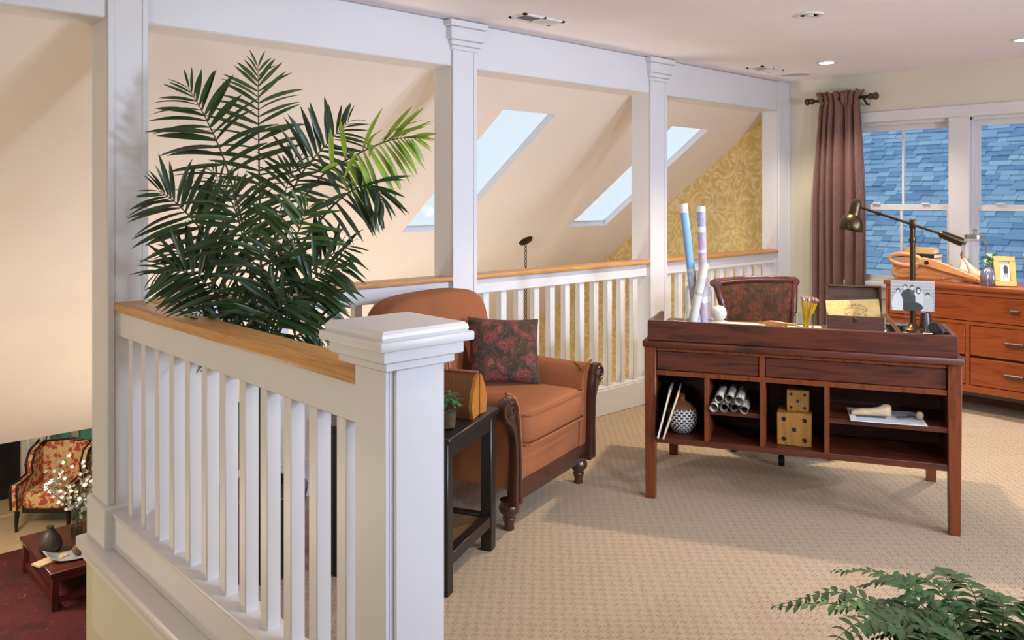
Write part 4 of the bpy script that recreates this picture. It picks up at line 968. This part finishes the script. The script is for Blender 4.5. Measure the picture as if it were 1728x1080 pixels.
# throw pillow
def al(x, y, z): return AC+Vector((x*math.cos(arz)-y*math.sin(arz), x*math.sin(arz)+y*math.cos(arz), z))
def pillow_fn(q):
    return q
pl = thing('throw_pillow', 'dark red paisley throw pillow propped in the armchair corner', 'pillow', al(.15, .325, .505), arz+R(-45))
b = B(); n = 22; h_ = .172; grid = {}
tilt = Matrix.Rotation(R(-24), 3, 'X') @ Matrix.Rotation(R(4), 3, 'Y')
for sd_ in (-1, 1):
    for i in range(n+1):
        for j in range(n+1):
            u, v = -1+2*i/n, -1+2*j/n; e = (1-abs(u)**2.6)*(1-abs(v)**2.6); th_ = .055*max(0, e)**.55
            x, z = u*h_*1.1*(1-.07*(1-v*v)*abs(u)), v*h_*(1-.07*(1-u*u)*abs(v))
            grid[sd_, i, j] = b.bm.verts.new(tilt @ Vector((x, sd_*th_, z))+Vector((0, 0, h_*.98)))
    for i in range(n):
        for j in range(n):
            f = [grid[sd_, i, j], grid[sd_, i+1, j], grid[sd_, i+1, j+1], grid[sd_, i, j+1]]; b.bm.faces.new(f if sd_ < 0 else list(reversed(f)))
bmesh.ops.remove_doubles(b.bm, verts=b.bm.verts[:], dist=1e-4); b.build('cushion', PAISLEY, pl, ang=70)

# ================================================================== SIDE TABLE
T0 = Vector((1.868, 2.352, 0)); trz = R(26.3); TX = Vector((math.cos(trz), math.sin(trz), 0)); TY = Vector((-math.sin(trz), math.cos(trz), 0)); TH = .58; TW, TD = .465, .50
st = thing('side_table', 'square espresso side table with woven cane lower shelf', 'table', T0, trz)
B().b2(-.012, TW+.012, -.012, TD+.012, TH-.025, TH, .004).build('table_top', ESPRESSO, st)
for x in (0, TW-.048):
    for y in (0, TD-.048): B().b2(x, x+.048, y, y+.048, 0, TH-.025, .003).build('leg', ESPRESSO, st)
for y in (.006, TD-.03): B().b2(.048, TW-.048, y, y+.024, TH-.085, TH-.025).build('apron', ESPRESSO, st)
for x in (.006, TW-.03): B().b2(x, x+.024, .048, TD-.048, TH-.085, TH-.025).build('apron', ESPRESSO, st)
for y in (.004, TD-.044): B().b2(.048, TW-.048, y, y+.04, .10, .145, .002).build('shelf_rail', ESPRESSO, st)
for x in (.004, TW-.044): B().b2(x, x+.04, .048, TD-.048, .10, .145, .002).build('shelf_rail', ESPRESSO, st)
B().b2(.044, TW-.044, .044, TD-.044, .125, .135).build('woven_shelf', CANE, st)
def tl(x, y): return T0+TX*x+TY*y+Vector((0, 0, TH))
bag = thing('box_handbag', 'brown wicker box handbag with wooden ends on the side table', 'handbag', tl(.33, .015), trz)
out = [(-.065, .0), (-.078, .05), (-.06, .105), (-.026, .155), (-.008, .168), (.008, .168), (.026, .155), (.06, .105), (.078, .05), (.065, 0)]
B().prism(out, .014, .335, 'xz').build('wicker_body', WICKER, bag)
ENDW = wood('bag_end_wood', (150, 88, 30), (188, 122, 50), (30, 30, 5))
for y0_, y1_ in ((0, .014), (.335, .349)):
    for s_ in (-1, 1):
        half = [(s_*.006, .004)]+[(s_*abs(x), z) for x, z in sorted([q for q in out if q[0] > 0], key=lambda q: q[1])]+[(s_*.006, .165)]
        B().prism(half, y0_, y1_, 'xz').build('end_panel', ENDW, bag)
    B().b2(-.006, .006, y0_+.002, y1_-.002, .004, .164).build('end_seam', BROWNW, bag)
B().b2(-.012, .012, .005, .345, .166, .176, .003).build('top_spine', plain('bag_leather', (120, 60, 28), .5), bag)
for s_ in (-.012, .012): B().tube([(s_, .14+.035*(1-math.cos(math.pi*i/10)), .174+.045*math.sin(math.pi*i/10)**.5) for i in range(11)], .005, 8).build('handle', plain('copper_leather_%d' % (s_ > 0), (176, 104, 72), .35, .2), bag)
B().box((0, .175, .178), (.03, .02, .01), None, .002).build('clasp', BRIGHTBRASS, bag)
hp = thing('potted_herb', 'small leafy herb in a glass pot on the side table', 'plant', tl(.115, .06))
B().lathe([(.0, .002), (.032, .002), (.034, .006), (.040, .075)], seg=24, caps=False).build('glass_pot', JARGLASS, hp); B().lathe([(.0, .005), (.030, .006), (.037, .064), (.0, .068)], seg=24).build('soil', SOIL, hp)
hl = leaf_unit(.026, .007, HERB, .35, 3)
for k in range(90):
    th = rg.random()*6.28; ph_ = math.acos(rg.uniform(.0, 1)); r_ = .055*rg.uniform(.5, 1); link('leaf', hl, hp, (r_*math.sin(ph_)*math.cos(th), r_*math.sin(ph_)*math.sin(th), .085+r_*math.cos(ph_)*1.0), (0, R(rg.uniform(-50, 20)), th))
for k in range(9): a = k*.7; B().tube([(0, 0, .06), (.03*math.cos(a), .03*math.sin(a), .11)], .0018, 5).build('stem', STEMG, hp)

# ================================================================== PALM
def catmull(P, n):
    P = [P[0]*2-P[1]]+P+[P[-1]*2-P[-2]]; out = []
    m = len(P)-3
    for k in range(n+1):
        s_ = k/n*m; i = min(int(s_), m-1); t_ = s_-i; a, b_, c, d = P[i:i+4]
        out.append(.5*((2*b_)+(c-a)*t_+(2*a-5*b_+4*c-d)*t_*t_+(3*b_-a-3*c+d)*t_**3))
    return out
TP = 3.2
pb = at_t(442, 700, TP); pb.z = 0
palm = thing('areca_palm', 'tall dark green palm with arching feathery fronds behind the near railing', 'plant', pb)
B().lathe([(.0, 0), (.11, 0), (.13, .03), (.17, .30), (.175, .33), (.16, .33), (.15, .30)], seg=28, caps=False).build('pot', CERAM, palm)
B().lathe([(.0, .29), (.15, .295)], seg=24, caps=False).build('soil', SOIL, palm)
PLV = {m.name: [leaf_unit(1, w_, m, dr_, 7, 'leaflet') for w_, dr_ in ((.058, .10), (.066, .22), (.054, .34))] for m in (LEAFD, LEAFM, LEAFL)}
NLEAF = [0]
def basis(xa, za):
    xa = xa.normalized(); ya = za.cross(xa)
    if ya.length < 1e-4: ya = Vector((0, 1, 0)).cross(xa)
    ya.normalize(); z = xa.cross(ya); return Matrix((xa, ya, z)).transposed()
rp = random.Random(11)
def frond(pts, mat, Lmax, n=15, start=.22, gravity=.25, side=None, spread=62, r0=.006, twist=0):
    """pts in the palm's own space"""
    n = int(n*1.22); Lmax *= 1.12; C = catmull(pts, 24); fr = B().tube(C, [r0*(1-.8*i/24) for i in range(25)], 5).build('frond', STEMG, palm)
    rest = []
    for k in range(n):
        s_ = start+(1-start)*(k/(n-1))**.92; i = min(23, int(s_*24)); p = C[i]+(C[i+1]-C[i])*(s_*24-i); tg = (C[min(24, i+1)]-C[max(0, i-1)]).normalized()
        vw = (p+palm.location-Vector((0, 0, HC))).normalized()
        sv = (side if side is not None else vw).cross(tg)
        if sv.length < .2: sv = Vector((rv.x, rv.y, .2))
        sv.normalize(); nz = tg.cross(sv).normalized()
        e = (s_-start)/(1-start); L = Lmax*(.62+.38*math.sin(math.pi*min(1, e*.8+.2)))*(1-.45*e**3)*rp.uniform(.88, 1.08)
        for sg in (-1, 1):
            an = R(spread*(1-.62*e**2)+rp.uniform(-7, 7)); d = tg*math.cos(an)+sv*(sg*math.sin(an))+nz*rp.uniform(-.35, .35)+Vector((0, 0, -gravity*rp.uniform(.5, 1.2)*math.sin(an)))
            M = basis(d, Vector((0, 0, .6))-vw*rp.uniform(.2, 1.2)); vi = rp.randint(0, 2)
            T = Matrix.Translation(p+sv*sg*.002) @ M.to_4x4() @ Matrix.Diagonal((L, L*rp.uniform(.85, 1.1), L, 1))
            me = PLV[mat.name][vi]
            if NLEAF[0] < 300:
                o = link('leaflet', me, fr); o.matrix_local = T; NLEAF[0] += 1
            else: rest.append((me, T))
    if rest:
        q = bmesh.new()
        for me, T in rest:
            t_ = bmesh.new(); t_.from_mesh(me); t_.transform(T); tmp = bpy.data.meshes.new('tmp'); t_.to_mesh(tmp); t_.free(); q.from_mesh(tmp); bpy.data.meshes.remove(tmp)
        me2 = bpy.data.meshes.new('leaflets'); q.to_mesh(me2); q.free(); me2.materials.append(mat)
        for p_ in me2.polygons: p_.use_smooth = True
        stuff(link('leaflets', me2, fr))
def pf_(lst): return [at_t(x, y, t_)-pb for x, y, t_ in lst]
FR = [
 ([(442, 600, 3.2), (440, 430, 3.2), (437, 280, 3.22), (436, 180, 3.24), (435, 112, 3.26)], LEAFM, .185, 15, .40),
 ([(440, 600, 3.2), (420, 430, 3.12), (385, 290, 3.08), (350, 205, 3.05), (318, 148, 3.02)], LEAFD, .205, 15, .36),
 ([(438, 600, 3.2), (400, 480, 3.05), (345, 395, 2.98), (300, 345, 2.95), (268, 322, 2.92)], LEAFD, .20, 14, .30),
 ([(440, 610, 3.2), (395, 520, 3.1), (340, 455, 3.05), (300, 420, 3.0)], LEAFD, .19, 13, .25),
 ([(446, 600, 3.2), (468, 400, 3.2), (505, 300, 3.2), (550, 245, 3.2), (588, 205, 3.2)], LEAFD, .185, 15, .40),
 ([(446, 600, 3.2), (478, 410, 3.1), (535, 305, 3.05), (600, 262, 3.0), (660, 236, 2.98), (704, 232, 2.96)], LEAFL, .175, 16, .48, 1.0),
 ([(448, 600, 3.2), (490, 450, 3.05), (550, 360, 3.0), (600, 318, 2.98), (634, 318, 2.95), (648, 345, 2.93)], LEAFD, .165, 16, .38, 1.1),
 ([(446, 610, 3.2), (490, 500, 3.1), (545, 440, 3.05), (590, 415, 3.0)], LEAFD, .19, 13, .25),
 ([(446, 620, 3.2), (480, 545, 3.1), (525, 505, 3.05), (560, 500, 3.0)], LEAFD, .165, 11, .25),
 ([(440, 620, 3.2), (405, 560, 3.1), (360, 530, 3.05), (318, 530, 3.0)], LEAFD, .15, 11, .25),
 ([(442, 600, 3.2), (425, 470, 3.0), (405, 380, 2.9), (392, 320, 2.85)], LEAFD, .19, 12, .3),
 ([(444, 600, 3.2), (470, 480, 3.0), (500, 400, 2.9), (520, 350, 2.85)], LEAFM, .19, 12, .3),
 ([(442, 610, 3.2), (448, 520, 3.0), (455, 450, 2.88), (458, 405, 2.8)], LEAFD, .18, 11, .3),
 ([(442, 600, 3.2), (455, 450, 3.4), (480, 330, 3.5), (500, 270, 3.55)], LEAFD, .18, 12, .35),
 ([(442, 600, 3.2), (420, 450, 3.4), (395, 350, 3.5), (360, 290, 3.55)], LEAFM, .18, 12, .35),
 ([(440, 620, 3.2), (400, 540, 3.0), (350, 480, 2.92), (300, 455, 2.88), (262, 462, 2.85)], LEAFD, .17, 13, .3),
 ([(446, 620, 3.2), (485, 530, 3.0), (530, 470, 2.92), (575, 455, 2.88)], LEAFD, .18, 12, .3),
 ([(443, 620, 3.2), (450, 560, 2.98), (470, 520, 2.9), (490, 500, 2.86)], LEAFD, .17, 11, .25),
 ([(440, 620, 3.2), (410, 575, 3.0), (380, 560, 2.94), (345, 565, 2.9)], LEAFD, .15, 11, .25),
 ([(446, 630, 3.2), (490, 575, 3.05), (525, 560, 3.0), (545, 575, 2.98)], LEAFD, .13, 10, .25),
 ([(441, 630, 3.2), (430, 560, 3.05), (420, 520, 2.95), (412, 500, 2.9)], LEAFD, .16, 10, .2),
]
for fr_ in FR: frond(pf_(fr_[0]), *fr_[1:])
for k in range(6):
    a = k*1.05; B().tube([(.04*math.cos(a), .04*math.sin(a), .28), (.035*math.cos(a), .035*math.sin(a), .6), (.02*math.cos(a), .02*math.sin(a), .95)], [.013, .011, .008], 7).build('stem', STEMG, palm)

# ================================================================== FERN
FC = Vector((2.06, .60, 0))
fern = thing('fern', 'bushy green sword fern beside the desk', 'plant', FC)
B().lathe([(.0, 0), (.10, 0), (.12, .02), (.15, .22), (.155, .25), (.14, .25), (.135, .23)], seg=28, caps=False).build('pot', CERAM, fern); B().lathe([(.0, .22), (.138, .225)], seg=24, caps=False).build('soil', SOIL, fern)
fl1 = {m.name: [leaf_unit(1, w_, m, d_, 3, 'leaflet') for w_, d_ in ((.20, .15), (.24, .3))] for m in (FERN, FERN2)}
rf = random.Random(21); NF = [0]
specs = []
for k in range(62):
    a = 2.39996*k+rf.uniform(-.2, .2); hgt = rf.uniform(.16, .30); reach = rf.uniform(.16, .44)
    specs.append((a, reach, hgt, FERN if k % 6 else FERN2))
def facing(s_): d = Vector((math.cos(s_[0]), math.sin(s_[0]), 0)); return -(d.x*-.35+d.y*.95)*s_[1]-s_[2]*.6
specs.sort(key=facing)
for a, reach, hgt, m in specs:
    d = Vector((math.cos(a), math.sin(a), 0)); p0 = Vector((0, 0, .22))+d*.03
    C = catmull([p0, p0+d*reach*.35+Vector((0, 0, hgt*.75)), p0+d*reach*.75+Vector((0, 0, hgt)), p0+d*reach*1.15+Vector((0, 0, hgt*.80))+Vector((-d.y, d.x, 0))*rf.uniform(-.08, .08)], 16)
    fr = B().tube(C, [.0028*(1-.75*i/16) for i in range(17)], 4).build('frond', STEMG, fern); rest = []
    n = 20
    for k in range(n):
        s_ = .2+.8*k/(n-1); i = min(15, int(s_*16)); p = C[i]+(C[i+1]-C[i])*(s_*16-i); tg = (C[i+1]-C[max(0, i-1)]).normalized(); sv = Vector((0, 0, 1)).cross(tg)
        if sv.length < .1: sv = Vector((-d.y, d.x, 0))
        sv.normalize(); L = .046*(math.sin(math.pi*min(1, s_*.72+.24))**.7+.08)
        for sg in (-1, 1):
            dd = sv*sg+tg*.35+Vector((0, 0, rf.uniform(-.2, .35))); T = Matrix.Translation(p) @ basis(dd, Vector((0, 0, 1))+tg*rf.uniform(-.3, .3)).to_4x4() @ Matrix.Scale(L, 4); me = fl1[m.name][rf.randint(0, 1)]
            if NF[0] < 300: o = link('leaflet', me, fr); o.matrix_local = T; NF[0] += 1
            else: rest.append((me, T))
    if rest:
        q = bmesh.new()
        for me, T in rest:
            t_ = bmesh.new(); t_.from_mesh(me); t_.transform(T); tmp = bpy.data.meshes.new('tmp'); t_.to_mesh(tmp); t_.free(); q.from_mesh(tmp); bpy.data.meshes.remove(tmp)
        me2 = bpy.data.meshes.new('leaflets'); q.to_mesh(me2); q.free(); me2.materials.append(m)
        stuff(link('leaflets', me2, fr))

# ================================================================== LIVING ROOM BELOW
o = B().b2(.2, 4.6, 5.2, 10.95, 0, .012).build('area_rug', rug_mat(), None, (0, 0, ZL)); tag(o, 'worn dark red patterned rug in the room below', 'rug')
# fireplace on the far wall
YW = 13.2
fp = thing('fireplace', 'black firebox in a pale fluted mantel in the room below', 'fireplace', (1.9, YW, ZL))
def fx(px): d = ray(px, 800); return d.x*((YW-.35)/d.y)
xr = fx(34); xa_, xb2 = fx(36), fx(76)
B().b2(-1.2, xr-1.9, -.36, 0, 0, 1.05).build('firebox_surround', plain('black_slate', (20, 20, 22), .4), fp)
B().b2(-1.0, xr-2.0, -.365, -.36, .08, .85).build('firebox', BLACK, fp)
B().b2(xr-1.9, xb2-1.9, -.42, 0, 0, 1.3, .01).build('pilaster', PUTTY, fp)
for k in range(4): x = xa_-1.9+.06+k*.08; B().b2(x, x+.03, -.432, -.42, .1, 1.2, .004).build('flute', WHITE, fp)
B().b2(-1.3, xb2-1.85, -.48, 0, 1.2, 1.32, .01).build('mantel_shelf', PUTTY, fp)
B().b2(-1.5, xb2-1.6, -1.0, -.36, 0, .03, .006).build('hearth', plain('hearth_stone', (198, 172, 128), .5), fp)
for xx in (xb2+.12, xb2+.42): o = struct(B().b2(xx, xx+.1, YW-.05, YW-.001, ZL, ZL+2.1, .01).build('trim_%d' % (20+int(xx*10) % 7), PUTTY), 'pale door casing in the room below')
# wing chair
pL, pR = at_z(31, 895, ZL), at_z(112, 884, ZL); wrz = R(-42); pR = pL+Vector((math.cos(wrz), math.sin(wrz), 0))*.64; wc_ = (pL+pR)/2
wc = thing('wing_chair', 'floral red and cream wing chair edged in black wood in the room below', 'armchair', (wc_.x, wc_.y, ZL), wrz); wc.scale = (.92, .95, 1.02)
B().sell((0, .30, .36), (.30, .34, .10), .25, .25).build('seat', FLORAL, wc, ang=60)
B().box((0, .30, .25), (.60, .62, .09), None, .01).build('seat_frame', BLACKW, wc)
b = B(); bo = [(-.34, .25), (.34, .25), (.36, .60), (.35, .86), (.28, .93), (0, .955), (-.28, .93), (-.35, .86), (-.36, .60)]
b.prism(bo, .56, .70, 'xz', .03, 2); bk = b.build('backrest', FLORAL, wc, ang=50)
B().tube([(x, .56, z) for x, z in bo[2:]], .016, 8).build('back_edging', BLACKW, wc)
for s_ in (-1, 1):
    wing = [(.60, .93), (.36, .86), (.27, .72), (.30, .60), (.10, .565), (-.06, .56), (-.08, .50), (-.06, .26), (.62, .26)]
    b = B(); b.prism([(y, z) for y, z in wing], s_*.33, s_*.41, 'yz', .015, 2); ar = b.build('arm', FLORAL, wc, ang=50)
    B().tube([(s_*.41, y, z) for y, z in wing[:8]], .017, 8).build('arm_edging', BLACKW, ar); B().tube([(s_*.33, y, z) for y, z in wing[:8]], .012, 8).build('arm_edging', BLACKW, ar)
    B().tube([(s_*.34, -.04, .24), (s_*.345, -.05, .12), (s_*.34, -.06, 0)], [.032, .026, .018], 8).build('leg', BLACKW, wc); B().tube([(s_*.3, .62, .24), (s_*.31, .68, 0)], [.028, .018], 8).build('leg', BLACKW, wc)
# coffee table
CT = .40; ctz = ZL+CT; q0 = at_z(83, 970, ctz); q1 = at_z(35, 905, ctz); tx0 = (q0.x+q1.x)/2
ct = thing('coffee_table', 'low dark wood coffee table in the room below', 'table', (tx0, q0.y, ZL)); Lc = q1.y-q0.y
B().b2(0, .95, 0, Lc, CT-.045, CT, .006).build('table_top', DARKMAHOG, ct)
for x in (.02, .87):
    for y in (.02, Lc-.08): B().b2(x, x+.06, y, y+.06, .012, CT-.045, .004).build('leg', DARKMAHOG, ct)
B().b2(.08, .87, .03, .07, .08, .13).build('stretcher', DARKMAHOG, ct); B().b2(.03, .07, .08, Lc-.08, .08, .13).build('stretcher', DARKMAHOG, ct); B().b2(.08, .87, .035, .065, CT-.11, CT-.045).build('apron', DARKMAHOG, ct)
p = at_z(85, 934, ctz); t = thing('pear_vase', 'dark brown ribbed pear-shaped vase on the coffee table', 'vase', (p.x, p.y, ctz))
b = B(); b.lathe([(.055, 0), (.095, .03), (.112, .09), (.098, .16), (.058, .22), (.03, .26), (.036, .285), (.022, .285)], seg=40)
for v in b.bm.verts: a = math.atan2(v.co.y, v.co.x); k = 1+.03*math.sin(14*a); v.co.x *= k; v.co.y *= k
b.build('body', plain('dark_brown_ceramic', (58, 46, 40), .5), t, ang=60)
p = at_z(128, 938, ctz); tr_ = thing('silver_tray', 'shiny silver boat-shaped tray on the coffee table', 'tray', (p.x, p.y, ctz), R(-10))
b = B(); n = 24; rows = []
for j in range(7):
    s_ = j/6; rows.append([b.bm.verts.new(((.30*s_)*math.cos(2*math.pi*i/n), (.14*s_)*math.sin(2*math.pi*i/n), .003+.015*s_**2+.10*(s_*math.cos(2*math.pi*i/n))**4)) for i in range(n)])
for j in range(6):
    for i in range(n): b.bm.faces.new((rows[j][i], rows[j][(i+1) % n], rows[j+1][(i+1) % n], rows[j+1][i]))
bmesh.ops.remove_doubles(b.bm, verts=rows[0], dist=1e-5); o = b.build('dish', plain('polished_silver', (216, 220, 228), .3, .6), tr_, ang=70); o.modifiers.new('t', 'SOLIDIFY').thickness = .004
for k, (dx, dy) in enumerate(((0.02, 0), (.11, .02))):
    o = B().sell((0, 0, .055), (.055, .055, .055), 1, 1, nu=18, nv=12).build('decor_ball', plain('pine_brown_%d' % k, (104, 72, 44), .8, var=.35, vscale=60, bump=.6, bscale=60)); o.location = (p.x+dx, p.y+dy, ctz+.008); tag(o, 'brown textured ball resting in the silver tray', 'ball', 'balls in the silver tray')
p = at_z(80, 940, ctz); o = B().b2(-.16, .16, -.07, .07, 0, .02, .003).build('wooden_coaster', LASTW); o.location = (p.x, p.y-.12, ctz); o.rotation_euler = (0, 0, R(20)); tag(o, 'flat pale wooden board on the coffee table corner', 'board')
p = at_z(132, 912, ctz); fvz = thing('flower_vase', 'tall clear glass vase holding white blossom branches', 'vase', (p.x, p.y+.05, ctz)); B().lathe([(.0, .004), (.05, .004), (.055, .02), (.06, .12), (.045, .2), (.05, .30), (.07, .33)], seg=24, caps=False).build('body', JARGLASS, fvz); B().lathe([(.0, .006), (.05, .01), (.055, .12), (0, .125)], seg=20).build('water', glass('vase_water', (.7, .76, .8), .4), fvz)
PETAL = plain('white_petal', (240, 236, 232), .6); GRN = plain('blossom_green', (84, 96, 62), .6)
bl = B()
for k in range(5):
    a = 2*math.pi*k/5; d = Vector((math.cos(a), math.sin(a), 0)); bl.poly([(0, 0, 0), d*.014+Vector((-d.y, d.x, 0))*.010+Vector((0, 0, .006)), d*.026+Vector((0, 0, .008)), d*.014-Vector((-d.y, d.x, 0))*.010+Vector((0, 0, .006))])
bl = bl.mesh('blossom', PETAL); gl_ = leaf_unit(.06, .014, GRN, .3, 3)
for k in range(9):
    a = 2*math.pi*k/9+.3; t = thing('blossom_branch', 'branch of small white blossoms standing in the glass vase', 'flower', (p.x, p.y+.05, ctz+.02), 0, 'blossom branches'); top = Vector((.30*math.cos(a), .30*math.sin(a), rg.uniform(.5, .85)))
    pts = [Vector((0, 0, 0)), Vector((.01*math.cos(a), .01*math.sin(a), .28)), top*.7+Vector((0, 0, .06)), top]; C = catmull(pts, 12); B().tube(C, .004, 5).build('stem', GRN, t)
    for q in range(12):
        i = 5+q*7//11; c = C[min(12, i)]; of = Vector((rg.uniform(-.09, .09), rg.uniform(-.09, .09), rg.uniform(-.08, .08))); link('blossom', bl, t, c+of, (R(rg.uniform(20, 110)), 0, rg.uniform(-.8, .8)))
        link('leaf', gl_, t, c+of*.4, (0, R(rg.uniform(-40, 20)), rg.random()*6.28))
